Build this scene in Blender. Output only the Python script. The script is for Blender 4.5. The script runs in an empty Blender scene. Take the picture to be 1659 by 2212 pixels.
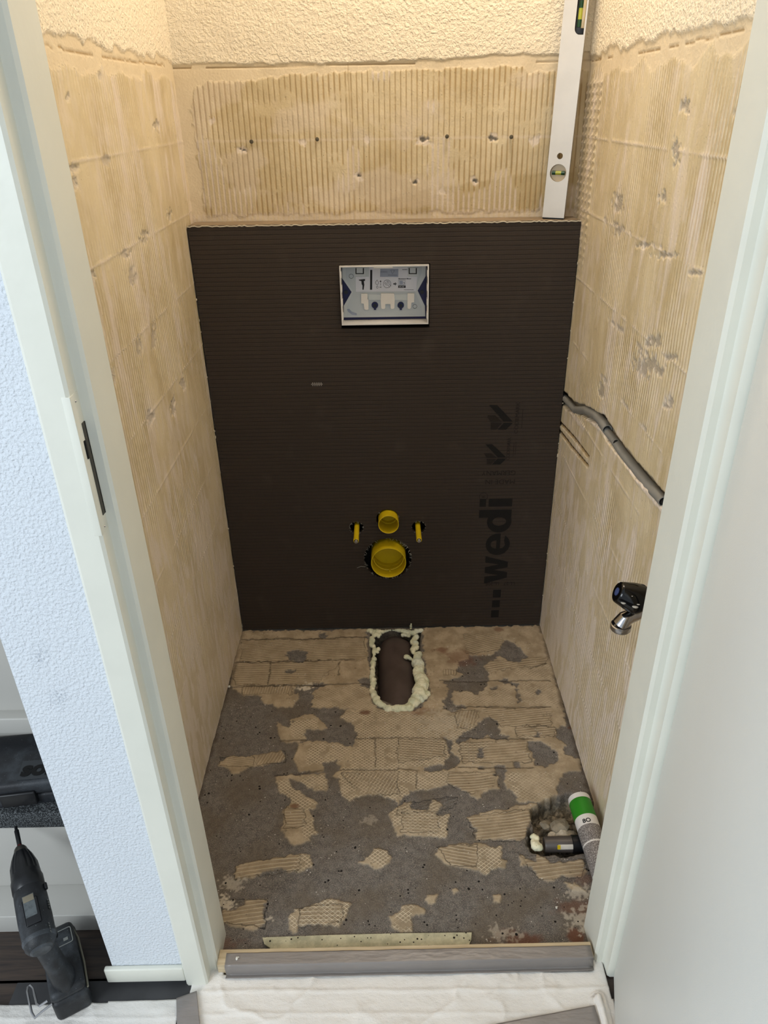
import bpy, bmesh, math, random
import numpy as np
from mathutils import Vector, Matrix
from mathutils.geometry import tessellate_polygon
random.seed(7)
C = bpy.context.scene.collection
PI = math.pi
# ---------------------------------------------------------------- camera
CAM = np.array([-0.0021, -1.862, 1.4467]); YAW, PITCH, ROLL = 0.0073, 0.505, -0.0141
FPX = 1591.7; CX, CY = 849.73, 1106.55
_cy, _sy = math.cos(YAW), math.sin(YAW)
FWD = np.array([_sy*math.cos(PITCH), _cy*math.cos(PITCH), -math.sin(PITCH)])
_r = np.array([_cy, -_sy, 0.0]); _u = np.cross(_r, FWD)
RT = math.cos(ROLL)*_r + math.sin(ROLL)*_u; UP = -math.sin(ROLL)*_r + math.cos(ROLL)*_u
cd = bpy.data.cameras.new('camera'); cam = bpy.data.objects.new('camera', cd); C.objects.link(cam)
cd.sensor_fit = 'HORIZONTAL'; cd.sensor_width = 36; cd.lens = FPX/1659*36
cd.shift_x = -(CX-829.5)/1659; cd.shift_y = (CY-1106)/1659; cd.clip_start = 0.02
M = Matrix.Identity(4)
for i in range(3):
    M[i][0] = RT[i]; M[i][1] = UP[i]; M[i][2] = -FWD[i]; M[i][3] = CAM[i]
cam.matrix_world = M
bpy.context.scene.camera = cam
# ---------------------------------------------------------------- world, lights, exposure
sc = bpy.context.scene
sc.view_settings.view_transform = 'Standard'; sc.view_settings.look = 'None'
sc.view_settings.gamma = 1; sc.view_settings.exposure = 0.0
w = bpy.data.worlds.new('world'); sc.world = w; w.use_nodes = True
bg = w.node_tree.nodes['Background']; bg.inputs[0].default_value = (0.82, 0.91, 1.0, 1); bg.inputs[1].default_value = 0.78
def area(name, loc, aim, size, size_y, power, col):
    l = bpy.data.lights.new(name, 'AREA'); l.shape = 'RECTANGLE'; l.size = size; l.size_y = size_y
    l.energy = power; l.color = col
    o = bpy.data.objects.new(name, l); C.objects.link(o); o.location = loc
    o.rotation_euler = (Vector(aim)-Vector(loc)).to_track_quat('-Z', 'Y').to_euler(); return o
area('hall_daylight', (-2.1, -3.3, 1.9), (-0.25, -1.0, 0.8), 1.3, 1.5, 58, (0.86, 0.94, 1.0))
pl = bpy.data.lights.new('ceiling_bulb', 'POINT'); pl.energy = 13.4; pl.color = (1.0, 0.89, 0.78); pl.shadow_soft_size = 0.05
po = bpy.data.objects.new('ceiling_bulb', pl); C.objects.link(po); po.location = (0.22, -0.28, 2.28)

# ---------------------------------------------------------------- helpers
def PX(u, v, axis, val):
    d = FWD + (u-CX)/FPX*RT - (v-CY)/FPX*UP
    t = (val-CAM[axis])/d[axis]
    return Vector(CAM + t*d)
def UV(X, Y, Z):                      # world arrays -> photo pixels
    dx, dy, dz = X-CAM[0], Y-CAM[1], Z-CAM[2]
    z = dx*FWD[0]+dy*FWD[1]+dz*FWD[2]
    return CX+FPX*(dx*RT[0]+dy*RT[1]+dz*RT[2])/z, CY-FPX*(dx*UP[0]+dy*UP[1]+dz*UP[2])/z
def lattice(ix, iy, seed):
    n = (ix.astype(np.int64)*374761393 + iy.astype(np.int64)*668265263 + seed*982451653) & 0x7fffffff
    n = ((n ^ (n >> 13))*1274126177) & 0x7fffffff
    return ((n ^ (n >> 16)) & 0xffff)/65535.0
def vn(x, y, seed=0):
    ix, iy = np.floor(x), np.floor(y); fx, fy = x-ix, y-iy
    fx = fx*fx*(3-2*fx); fy = fy*fy*(3-2*fy)
    a = lattice(ix, iy, seed); b = lattice(ix+1, iy, seed); c = lattice(ix, iy+1, seed); d = lattice(ix+1, iy+1, seed)
    return (a*(1-fx)+b*fx)*(1-fy) + (c*(1-fx)+d*fx)*fy
def fbm(x, y, seed=0, o=4):
    s = 0; a = 0.5; t = 0
    for k in range(o):
        s = s+a*vn(x*2**k, y*2**k, seed+k*17); t += a; a *= .5
    return s/t                        # 0..1
def sm(e0, e1, x):
    t = np.clip((x-e0)/(e1-e0), 0, 1); return t*t*(3-2*t)
def inpoly(U, V, pts):
    res = np.zeros(U.shape, bool); xs = [p[0] for p in pts]; ys = [p[1] for p in pts]
    m = (U > min(xs)) & (U < max(xs)) & (V > min(ys)) & (V < max(ys))
    if not m.any(): return res
    u, v = U[m], V[m]; r = np.zeros(u.shape, bool); n = len(pts)
    for i in range(n):
        x1, y1 = pts[i]; x2, y2 = pts[(i+1) % n]
        if y1 == y2: continue
        r ^= ((y1 > v) != (y2 > v)) & (u < (x2-x1)*(v-y1)/(y2-y1)+x1)
    res[m] = r; return res
def dline(U, V, pts):                 # distance to polyline, and running parameter
    best = np.full(U.shape, 1e9)
    for (x1, y1), (x2, y2) in zip(pts[:-1], pts[1:]):
        L = (x2-x1)**2+(y2-y1)**2+1e-12
        t = np.clip(((U-x1)*(x2-x1)+(V-y1)*(y2-y1))/L, 0, 1)
        best = np.minimum(best, np.hypot(U-x1-t*(x2-x1), V-y1-t*(y2-y1)))
    return best
def crop(ox, oy, s, pts): return [(ox+x/s, oy+y/s) for x, y in pts]

class MB:                             # collects shapes into one mesh
    def __init__(s): s.b = bmesh.new()
    def box(s, a, b, bev=0.0, mat=None):
        a, b = Vector(a), Vector(b); m = Matrix.Translation((a+b)/2) @ Matrix.Diagonal(Vector((abs(b.x-a.x), abs(b.y-a.y), abs(b.z-a.z), 1)))
        if mat is not None: m = mat @ m
        vs = bmesh.ops.create_cube(s.b, size=1, matrix=m)['verts']
        if bev > 0:
            es = list({e for v in vs for e in v.link_edges})
            bmesh.ops.bevel(s.b, geom=es, offset=bev, segments=3, affect='EDGES', profile=.5)
        return s
    def tube(s, pts, rad, seg=16, cap=True):
        pts = [Vector(p) for p in pts]; n = len(pts)
        if not hasattr(rad, '__len__'): rad = [rad]*n
        rings = []; prev = None
        for i, p in enumerate(pts):
            t = (pts[min(i+1, n-1)]-pts[max(i-1, 0)]).normalized()
            if prev is None: prev = t.orthogonal().normalized()
            x = (prev - t*prev.dot(t)).normalized(); y = t.cross(x); prev = x
            rings.append([s.b.verts.new(p+(x*math.cos(2*PI*k/seg)+y*math.sin(2*PI*k/seg))*rad[i]) for k in range(seg)])
        for a, b in zip(rings[:-1], rings[1:]):
            for k in range(seg): s.b.faces.new((a[k], a[(k+1) % seg], b[(k+1) % seg], b[k]))
        if cap:
            s.b.faces.new(rings[0][::-1]); s.b.faces.new(rings[-1])
        return s
    def lathe(s, prof, o, axis, seg=40, ribs=0, ribd=0, ribz=(0, 0)):   # prof = [(dist along axis, radius)]
        o = Vector(o); t = Vector(axis).normalized(); x = t.orthogonal().normalized(); y = t.cross(x); rings = []
        for d, r in prof:
            ring = []
            for k in range(seg):
                a = 2*PI*k/seg; rr = r
                if ribs and ribz[0] <= d <= ribz[1]: rr -= ribd*(1 if math.sin(a*ribs) > .3 else 0)
                ring.append(s.b.verts.new(o+t*d+(x*math.cos(a)+y*math.sin(a))*max(rr, 1e-5)))
            rings.append(ring)
        for a, b in zip(rings[:-1], rings[1:]):
            for k in range(seg): s.b.faces.new((a[k], a[(k+1) % seg], b[(k+1) % seg], b[k]))
        return s
    def ball(s, c, r, sub=2, scale=(1, 1, 1)):
        bmesh.ops.create_icosphere(s.b, subdivisions=sub, radius=r, matrix=Matrix.Translation(Vector(c)) @ Matrix.Diagonal(Vector((*scale, 1)))); return s
    def poly(s, pts, d):              # flat polygon (3-D points) given depth vector d
        a = [s.b.verts.new(Vector(p)) for p in pts]; d = Vector(d); b = [s.b.verts.new(Vector(p)+d) for p in pts]; n = len(a)
        for tri in tessellate_polygon([[Vector(p) for p in pts]]):
            try: s.b.faces.new([a[i] for i in tri]); s.b.faces.new([b[i] for i in reversed(tri)])
            except ValueError: pass
        for k in range(n): s.b.faces.new((a[k], a[(k+1) % n], b[(k+1) % n], b[k]))
        return s
    def tf(s, m): bmesh.ops.transform(s.b, matrix=m, verts=s.b.verts); return s
    def add(s, me, m=None):
        if m is not None: me.transform(m)
        s.b.from_mesh(me); return s
    def build(s, name, mat, parent=None, smooth=True):
        bmesh.ops.recalc_face_normals(s.b, faces=s.b.faces)
        me = bpy.data.meshes.new(name); s.b.to_mesh(me); s.b.free()
        o = bpy.data.objects.new(name, me); C.objects.link(o)
        me.materials.append(mat)
        if smooth:
            me.shade_smooth()
            at = me.attributes.get('sharp_edge') or me.attributes.new('sharp_edge', 'BOOLEAN', 'EDGE')
            b = bmesh.new(); b.from_mesh(me)
            vals = [len(e.link_faces) != 2 or e.calc_face_angle(0) > 0.6 for e in b.edges]; b.free()
            at.data.foreach_set('value', vals)
        if parent: o.parent = parent; o.matrix_parent_inverse = Matrix.Translation(-Vector(parent.location)) if False else parent.matrix_world.inverted()
        return o
def tag(o, label, cat, group=None, kind=None):
    o['label'] = label; o['category'] = cat
    if group: o['group'] = group
    if kind: o['kind'] = kind
    return o
def thing(name, label, cat, loc=(0, 0, 0), group=None):
    o = bpy.data.objects.new(name, None); C.objects.link(o); o.location = loc; o.empty_display_size = .05
    o.matrix_world = Matrix.Translation(Vector(loc)); return tag(o, label, cat, group)
def struct(o): o['kind'] = 'structure'; return o
def curve_mesh(splines, extrude, offset=0):      # flat outline with holes -> solid mesh in XY, centred on z=0
    cu = bpy.data.curves.new('c', 'CURVE'); cu.dimensions = '2D'; cu.fill_mode = 'BOTH'; cu.extrude = extrude; cu.offset = offset
    for pts in splines:
        sp = cu.splines.new('POLY'); sp.points.add(len(pts)-1); sp.use_cyclic_u = True
        for q, p in zip(sp.points, pts): q.co = (p[0], p[1], 0, 1)
    o = bpy.data.objects.new('c', cu); me = bpy.data.meshes.new_from_object(o); bpy.data.objects.remove(o); bpy.data.curves.remove(cu); return me
def text_mesh(s, size, offset=0, extrude=.0003, align='LEFT', sx=1.0, space=1.0):
    cu = bpy.data.curves.new('t', 'FONT'); cu.body = s; cu.size = size; cu.offset = offset; cu.extrude = extrude; cu.align_x = align; cu.space_character = space
    cu.resolution_u = 4
    o = bpy.data.objects.new('t', cu); me = bpy.data.meshes.new_from_object(o); bpy.data.objects.remove(o); bpy.data.curves.remove(cu)
    if sx != 1: me.transform(Matrix.Diagonal(Vector((sx, 1, 1, 1))))
    return me
def circle(cx, cy, r, n=48, a0=0, a1=2*PI): return [(cx+r*math.cos(a0+(a1-a0)*k/n), cy+r*math.sin(a0+(a1-a0)*k/n)) for k in range(n)]
def rrect(x0, y0, x1, y1, r, n=6):
    p = []
    for cx, cy, a in ((x1-r, y1-r, 0), (x0+r, y1-r, PI/2), (x0+r, y0+r, PI), (x1-r, y0+r, 1.5*PI)):
        p += [(cx+r*math.cos(a+PI/2*k/n), cy+r*math.sin(a+PI/2*k/n)) for k in range(n+1)]
    return p
XZ = Matrix(((1, 0, 0, 0), (0, 0, 1, 0), (0, 1, 0, 0), (0, 0, 0, 1)))      # curve XY -> world XZ (depth on y)

def grid(name, P, attrs, mat, keep=None):        # P: (nv,nu,3) points -> one mesh with float attributes
    nv, nu = P.shape[:2]; idx = np.arange(nv*nu).reshape(nv, nu)
    q = np.stack([idx[:-1, :-1], idx[:-1, 1:], idx[1:, 1:], idx[1:, :-1]], -1).reshape(-1, 4)
    verts = P.reshape(-1, 3); at = {k: np.asarray(a, float).reshape(-1) for k, a in attrs.items()}
    if keep is not None:
        kf = keep.reshape(-1)[q].all(1); q = q[kf]; used = np.unique(q); mp = -np.ones(nv*nu, int); mp[used] = np.arange(len(used))
        q = mp[q]; verts = verts[used]; at = {k: a[used] for k, a in at.items()}
    me = bpy.data.meshes.new(name); me.vertices.add(len(verts)); me.vertices.foreach_set('co', verts.astype(np.float32).ravel())
    me.loops.add(q.size); me.loops.foreach_set('vertex_index', q.astype(np.int32).ravel())
    me.polygons.add(len(q)); me.polygons.foreach_set('loop_start', np.arange(0, q.size, 4, dtype=np.int32))
    me.update(calc_edges=True); me.shade_smooth()
    for k, a in at.items():
        t = me.attributes.new(k, 'FLOAT', 'POINT'); t.data.foreach_set('value', a.astype(np.float32))
    me.materials.append(mat); o = bpy.data.objects.new(name, me); C.objects.link(o); return o

# ---------------------------------------------------------------- materials
def srgb(r, g, b):
    f = lambda c: (c/255/12.92) if c <= 10 else ((c/255+.055)/1.055)**2.4
    return (f(r), f(g), f(b), 1)
class NT:
    def __init__(s, name, rough=.6, metal=0, spec=.4):
        s.m = bpy.data.materials.new(name); s.m.use_nodes = True; s.t = s.m.node_tree; s.p = s.t.nodes['Principled BSDF']
        s.p.inputs['Roughness'].default_value = rough; s.p.inputs['Metallic'].default_value = metal; s.p.inputs['Specular IOR Level'].default_value = spec
    def n(s, ty, **k):
        x = s.t.nodes.new(ty)
        for a, b in k.items(): setattr(x, a, b)
        return x
    def set(s, sock, v):
        if isinstance(v, bpy.types.NodeSocket): s.t.links.new(v, sock)
        elif v is not None: sock.default_value = v
    def attr(s, name): return s.n('ShaderNodeAttribute', attribute_name=name).outputs['Fac']
    def obj(s): return s.n('ShaderNodeTexCoord').outputs['Object']
    def math(s, op, a, b=None, clamp=False):
        x = s.n('ShaderNodeMath', operation=op, use_clamp=clamp); s.set(x.inputs[0], a); s.set(x.inputs[1], b); return x.outputs[0]
    def mix(s, f, a, b):
        x = s.n('ShaderNodeMix', data_type='RGBA'); s.set(x.inputs[0], f); s.set(x.inputs[6], a); s.set(x.inputs[7], b); return x.outputs[2]
    def noise(s, scale, detail=3, vec=None, rough=.5, stretch=None):
        v = vec or s.obj()
        if stretch:
            mp = s.n('ShaderNodeMapping'); s.set(mp.inputs[0], v); mp.inputs['Scale'].default_value = stretch; v = mp.outputs[0]
        x = s.n('ShaderNodeTexNoise'); s.set(x.inputs['Vector'], v); x.inputs['Scale'].default_value = scale; x.inputs['Detail'].default_value = detail; x.inputs['Roughness'].default_value = rough
        return x.outputs['Fac']
    def vor(s, scale, vec=None):
        x = s.n('ShaderNodeTexVoronoi'); s.set(x.inputs['Vector'], vec or s.obj()); x.inputs['Scale'].default_value = scale; return x
    def ramp(s, f, lo, hi):
        x = s.n('ShaderNodeMapRange', interpolation_type='SMOOTHSTEP'); s.set(x.inputs[0], f); x.inputs[1].default_value = lo; x.inputs[2].default_value = hi; return x.outputs[0]
    def wave(s, phase):               # 0..1 from a phase in turns
        return s.math('MULTIPLY_ADD', s.math('SINE', s.math('MULTIPLY', phase, 2*PI)), .5) if False else s.math('ADD', s.math('MULTIPLY', s.math('SINE', s.math('MULTIPLY', phase, 2*PI)), .5), .5)
    def bump(s, h, dist, strength=1, prev=None):
        x = s.n('ShaderNodeBump'); x.inputs['Strength'].default_value = strength; x.inputs['Distance'].default_value = dist; s.set(x.inputs['Height'], h)
        if prev: s.set(x.inputs['Normal'], prev)
        return x.outputs[0]
    def done(s, col=None, nor=None, rough=None):
        if col is not None: s.set(s.p.inputs['Base Color'], col)
        if nor is not None: s.set(s.p.inputs['Normal'], nor)
        if rough is not None: s.set(s.p.inputs['Roughness'], rough)
        return s.m
def simple(name, col, rough=.5, metal=0, var=.12, vscale=25, bump=0.0, bscale=300, spec=.4):
    k = NT(name, rough, metal, spec); c2 = tuple(c*(1-var) for c in col[:3])+(1,)
    nor = k.bump(k.noise(bscale, 2), bump) if bump else None
    return k.done(k.mix(k.ramp(k.noise(vscale, 4), .35, .65), col, c2), nor)
MT = {}
MT['paint'] = simple('door_frame_paint', srgb(226, 226, 214), .35, var=.03, vscale=12, bump=.0004, bscale=60)
MT['door'] = simple('door_leaf_paint', srgb(232, 234, 230), .42, var=.02, vscale=4, bump=.0002, bscale=900)
MT['white'] = simple('white_plastic', srgb(225, 222, 218), .35, var=.03)
MT['stairwhite'] = simple('stair_white_paint', srgb(186, 184, 178), .45, var=.05, vscale=6)
MT['steel'] = simple('steel', srgb(185, 185, 188), .28, 1, var=.2)
MT['chrome'] = simple('chrome', srgb(200, 200, 204), .16, 1, var=.25, vscale=40)
MT['black'] = simple('black_plastic', srgb(22, 23, 26), .35, var=.3, vscale=30)
MT['blackgloss'] = simple('glossy_black', srgb(8, 8, 9), .08, var=.2)
MT['void'] = simple('deep_black', srgb(8, 8, 9), .9)
MT['yellow'] = simple('yellow_plastic', srgb(214, 186, 22), .38, var=.08, vscale=30)
MT['navy'] = simple('navy_plastic', srgb(14, 18, 72), .4)
MT['palegrey'] = simple('pale_blue_grey_plastic', srgb(192, 199, 204), .4, var=.03)
MT['pipe'] = simple('brown_grey_pipe', srgb(88, 76, 72), .42, var=.25, vscale=18)
MT['pipegrey'] = simple('dark_grey_pipe', srgb(84, 78, 74), .4, var=.15)
MT['conduit'] = simple('grey_conduit', srgb(140, 138, 132), .5, var=.12)
MT['ink'] = simple('black_print', srgb(15, 12, 10), .8, var=.25, vscale=400)
MT['faint'] = simple('faint_black_print', srgb(36, 29, 24), .85, var=.3, vscale=500)
MT['labelblack'] = simple('label_ink', srgb(28, 28, 32), .7)
MT['label'] = simple('label_paper', srgb(206, 210, 222), .5, var=.02)
MT['labelgrey'] = simple('label_grey', srgb(150, 160, 182), .5)
MT['splash'] = simple('plaster_splash', srgb(176, 172, 162), .8)
MT['vent'] = simple('vent_grey', srgb(84, 84, 80), .6)
def wall_mat():
    k = NT('tile_adhesive_wall', .62, 0, .35); o = k.obj()
    adh, pls, dust, hole, ph, comb, dark, stain_shade = [k.attr(a) for a in ('adh', 'pls', 'dust', 'hole', 'ph', 'comb', 'dark', 'stain_shade')]
    tan = k.mix(k.ramp(k.noise(7, 5, o), .3, .7), srgb(220, 204, 170), srgb(200, 182, 144))
    tan = k.mix(k.math('MULTIPLY', k.ramp(k.noise(40, 4, o), .5, .75), .35), tan, srgb(228, 214, 184))
    cream = k.mix(k.noise(30, 4, o), srgb(232, 216, 186), srgb(216, 198, 166))
    paint = srgb(240, 228, 204)
    crest = k.ramp(k.wave(ph), .62, .98)
    brk = k.ramp(k.noise(55, 4, o, .6), .32, .62)
    c = k.mix(adh, cream, tan)
    c = k.mix(k.math('MULTIPLY', stain_shade, .55), c, srgb(176, 154, 108))
    c = k.mix(k.math('MULTIPLY', k.math('MULTIPLY', crest, comb), k.math('MULTIPLY', brk, .8)), c, srgb(236, 224, 200))
    c = k.mix(dark, c, srgb(166, 134, 84)); c = k.mix(k.ramp(dark, .86, .98), c, srgb(44, 36, 28))
    c = k.mix(dust, c, srgb(226, 212, 196))
    c = k.mix(pls, c, paint)
    hc = k.mix(k.noise(180, 3, o), srgb(120, 112, 98), srgb(176, 166, 148))
    c = k.mix(hole, c, hc)
    speck = k.math('LESS_THAN', k.vor(45, o).outputs['Distance'], .055)
    c = k.mix(k.math('MULTIPLY', speck, k.math('MULTIPLY', adh, .5)), c, srgb(110, 84, 44))
    inv = k.math('SUBTRACT', 1, pls)
    h = k.math('MULTIPLY', k.math('MULTIPLY', k.wave(ph), comb), .0017)
    h = k.math('ADD', h, k.math('MULTIPLY', k.noise(230, 3, o), .0009))
    st = k.math('MULTIPLY', k.math('MULTIPLY', k.ramp(k.noise(165, 3, o, .5), .3, .75), pls), .0017)
    h = k.math('ADD', h, st)
    h = k.math('ADD', h, k.math('MULTIPLY', k.math('MULTIPLY', k.noise(300, 4, o), hole), .003))
    return k.done(c, k.bump(h, 1.0), k.math('ADD', .5, k.math('MULTIPLY', pls, .3)))
def floor_mat():
    k = NT('screed_floor', .85, 0, .25); o = k.obj()
    adh, waf, p1, p2, comb, pc, red, pale, pit, crack = [k.attr(a) for a in ('adh', 'waf', 'p1', 'p2', 'comb', 'pc', 'red', 'pale', 'pit', 'crack')]
    con = k.mix(k.ramp(k.noise(60, 6, o, .7), .35, .68), srgb(90, 86, 82), srgb(117, 112, 107))
    con = k.mix(k.ramp(k.noise(500, 3, o, .6), .45, .7), con, srgb(148, 139, 129))
    con = k.mix(k.math('MULTIPLY', k.ramp(k.noise(9, 4, o), .42, .65), .5), con, srgb(104, 92, 76))
    tan = k.mix(k.ramp(k.noise(22, 5, o, .6), .35, .65), srgb(188, 171, 145), srgb(158, 142, 117))
    tan = k.mix(k.math('MULTIPLY', k.ramp(k.noise(400, 4, o), .4, .7), .35), tan, srgb(150, 132, 108))
    r1 = k.ramp(k.wave(p1), .80, .97); r2 = k.ramp(k.wave(p2), .80, .97); rid = k.math('MAXIMUM', r1, r2)
    brk = k.ramp(k.noise(38, 4, o), .35, .5)
    rid = k.math('MULTIPLY', k.math('MULTIPLY', rid, waf), brk)
    cr = k.math('MULTIPLY', k.ramp(k.wave(pc), .5, .9), comb)
    tan = k.mix(k.math('MULTIPLY', waf, .35), tan, srgb(150, 135, 114))
    c = k.mix(k.math('MULTIPLY', rid, .85), tan, srgb(226, 212, 186))
    c = k.mix(k.math('MULTIPLY', k.math('SUBTRACT', comb, cr, True), .45), c, srgb(132, 114, 90))
    c = k.mix(k.math('MULTIPLY', cr, .35), c, srgb(222, 206, 178))
    c = k.mix(adh, con, c)
    c = k.mix(k.math('MULTIPLY', red, .75), c, srgb(110, 66, 44))
    c = k.mix(pale, c, srgb(206, 196, 178))
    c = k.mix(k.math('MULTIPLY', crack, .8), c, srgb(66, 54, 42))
    c = k.mix(pit, c, k.mix(k.ramp(k.noise(90, 5, o), .4, .6), srgb(96, 88, 74), srgb(150, 138, 118)))
    v = k.vor(75, o); far = k.math('LESS_THAN', v.outputs['Distance'], k.math('MULTIPLY', k.ramp(k.noise(30, 2, o), .40, .74), .25))
    c = k.mix(k.math('MULTIPLY', far, k.math('SUBTRACT', 1, k.math('MULTIPLY', adh, .7))), c, srgb(28, 25, 23))
    mp = k.n('ShaderNodeMapping'); k.set(mp.inputs[0], o); mp.inputs['Location'].default_value = (3.3, 1.7, 0)
    v2 = k.vor(110, mp.outputs[0]); wh = k.math('LESS_THAN', v2.outputs['Distance'], k.math('MULTIPLY', k.ramp(k.noise(26, 2, mp.outputs[0]), .42, .75), .2))
    c = k.mix(k.math('MULTIPLY', wh, .8), c, srgb(205, 200, 192))
    h = k.math('ADD', k.math('MULTIPLY', rid, .0012), k.math('MULTIPLY', cr, .0013))
    h = k.math('ADD', h, k.math('MULTIPLY', k.noise(350, 4, o, .7), .0012))
    h = k.math('ADD', h, k.math('MULTIPLY', k.math('MULTIPLY', k.noise(120, 5, o, .7), pit), .006))
    return k.done(c, k.bump(h, 1.0))
def plaster_mat():
    k = NT('stippled_plaster', .7, 0, .3); o = k.obj()
    c = k.mix(k.noise(5, 3, o), srgb(222, 228, 234), srgb(213, 219, 226))
    sm_ = k.attr('smudge')
    c = k.mix(k.math('MULTIPLY', sm_, k.ramp(k.noise(260, 3, o), .45, .65)), c, srgb(120, 130, 145))
    h = k.math('MULTIPLY', k.ramp(k.noise(230, 3, o, .5), .3, .75), .0011)
    return k.done(c, k.bump(h, 1.0))
def board_mat():
    k = NT('backer_board_mesh', .68, 0, .3); o = k.obj()
    sep = k.n('ShaderNodeSeparateXYZ'); k.set(sep.inputs[0], o)
    z = k.math('ADD', sep.outputs[2], k.math('MULTIPLY', k.noise(9, 2, o), .002))
    hz = k.ramp(k.wave(k.math('MULTIPLY', z, 1/.0108)), .86, 1.0); hz2 = k.ramp(k.wave(k.math('MULTIPLY', z, 1/.0036)), .6, 1.0)
    vx = k.ramp(k.wave(k.math('MULTIPLY', sep.outputs[0], 1/.0042)), .6, 1.0)
    c = k.mix(k.noise(3, 3, o), srgb(64, 54, 47), srgb(55, 47, 40))
    c = k.mix(k.math('MULTIPLY', k.math('MAXIMUM', hz2, vx), .22), c, srgb(40, 33, 28))
    c = k.mix(k.math('MULTIPLY', hz, .6), c, srgb(30, 24, 20))
    c = k.mix(k.math('MULTIPLY', k.math('MULTIPLY', k.ramp(k.noise(14, 5, o), .55, .8), k.noise(2.5, 2, o)), .16), c, srgb(120, 108, 98))
    h = k.math('SUBTRACT', k.math('MULTIPLY', k.noise(500, 2, o), .0003), k.math('MULTIPLY', hz, .0006))
    return k.done(c, k.bump(h, 1.0))
def foam_mat():
    k = NT('expanding_foam', .8, 0, .3); o = k.obj()
    c = k.mix(k.ramp(k.noise(40, 4, o), .35, .65), srgb(236, 233, 204), srgb(208, 211, 180))
    c = k.mix(k.math('MULTIPLY', k.ramp(k.noise(15, 2, o), .5, .7), .6), c, srgb(222, 230, 220))
    c = k.mix(k.math('LESS_THAN', k.vor(160, o).outputs['Distance'], .12), c, srgb(130, 120, 90))
    return k.done(c, k.bump(k.math('MULTIPLY', k.noise(260, 4, o), .0016), 1.0))
def wood_mat(name, a, b, axis='x', rough=.5):
    k = NT(name, rough, 0, .4); o = k.obj(); st = (1, 14, 14) if axis == 'x' else (14, 1, 14)
    n = k.noise(9, 5, o, .6, stretch=st)
    return k.done(k.mix(k.ramp(n, .3, .7), a, b), k.bump(k.math('MULTIPLY', n, .0006), 1.0))
def cloth_mat():
    k = NT('white_fleece', .95, 0, .15); o = k.obj()
    c = k.mix(k.noise(8, 4, o), srgb(236, 232, 226), srgb(218, 214, 208))
    c = k.mix(k.math('MULTIPLY', k.ramp(k.noise(30, 5, o), .62, .78), .3), c, srgb(176, 170, 162))
    h = k.math('ADD', k.math('MULTIPLY', k.noise(600, 2, o), .0004), k.math('MULTIPLY', k.noise(40, 4, o, .6, stretch=(1, 1.6, 1)), .0022))
    return k.done(c, k.bump(h, 1.0))
def tape_mat():
    k = NT('grey_tape', .33, 0, .5); o = k.obj()
    c = k.mix(k.noise(12, 3, o), srgb(140, 134, 130), srgb(124, 118, 114))
    return k.done(c, k.bump(k.math('MULTIPLY', k.noise(35, 3, o, stretch=(1, 3, 1)), .0015), 1.0))
def carpet_mat():
    k = NT('grey_carpet', .95, 0, .1); o = k.obj()
    c = k.mix(k.ramp(k.noise(420, 3, o), .45, .62), srgb(44, 46, 48), srgb(104, 108, 110))
    return k.done(c, k.bump(k.math('MULTIPLY', k.noise(420, 3, o), .002), 1.0))
def dusty_black(name, base=(26, 28, 31), dust=(78, 84, 90), amt=.5):
    k = NT(name, .5, 0, .4); o = k.obj()
    c = k.mix(k.math('MULTIPLY', k.ramp(k.noise(22, 6, o, .65), .42, .72), amt), srgb(*base), srgb(*dust))
    c = k.mix(k.math('LESS_THAN', k.vor(120, o).outputs['Distance'], .06), c, srgb(120, 124, 128))
    return k.done(c, k.bump(k.math('MULTIPLY', k.noise(500, 2, o), .0003), 1.0))
def strip_mat():
    k = NT('cream_mortar', .8, 0, .3); o = k.obj()
    c = k.mix(k.ramp(k.noise(30, 5, o, .65), .35, .65), srgb(204, 198, 168), srgb(168, 164, 138))
    c = k.mix(k.math('LESS_THAN', k.vor(95, o).outputs['Distance'], k.math('MULTIPLY', k.noise(40, 2, o), .3)), c, srgb(48, 42, 34))
    return k.done(c, k.bump(k.math('MULTIPLY', k.noise(200, 4, o), .0015), 1.0))
MT['wall'] = wall_mat(); MT['floor'] = floor_mat(); MT['plaster'] = plaster_mat(); MT['board'] = board_mat(); MT['foam'] = foam_mat()
MT['darkwood'] = wood_mat('dark_laminate', srgb(74, 62, 54), srgb(48, 42, 40)); MT['pine'] = wood_mat('pale_oak', srgb(206, 188, 156), srgb(182, 162, 130))
MT['cloth'] = cloth_mat(); MT['tape'] = tape_mat(); MT['carpet'] = carpet_mat(); MT['drill'] = dusty_black('dusty_drill_plastic'); MT['case'] = dusty_black('dusty_case_plastic', (34, 36, 40), (70, 76, 82), .6)
MT['strip'] = strip_mat()
MT['alu'] = simple('brushed_aluminium', srgb(205, 200, 192), .4, .35, var=.05, vscale=20)

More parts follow.
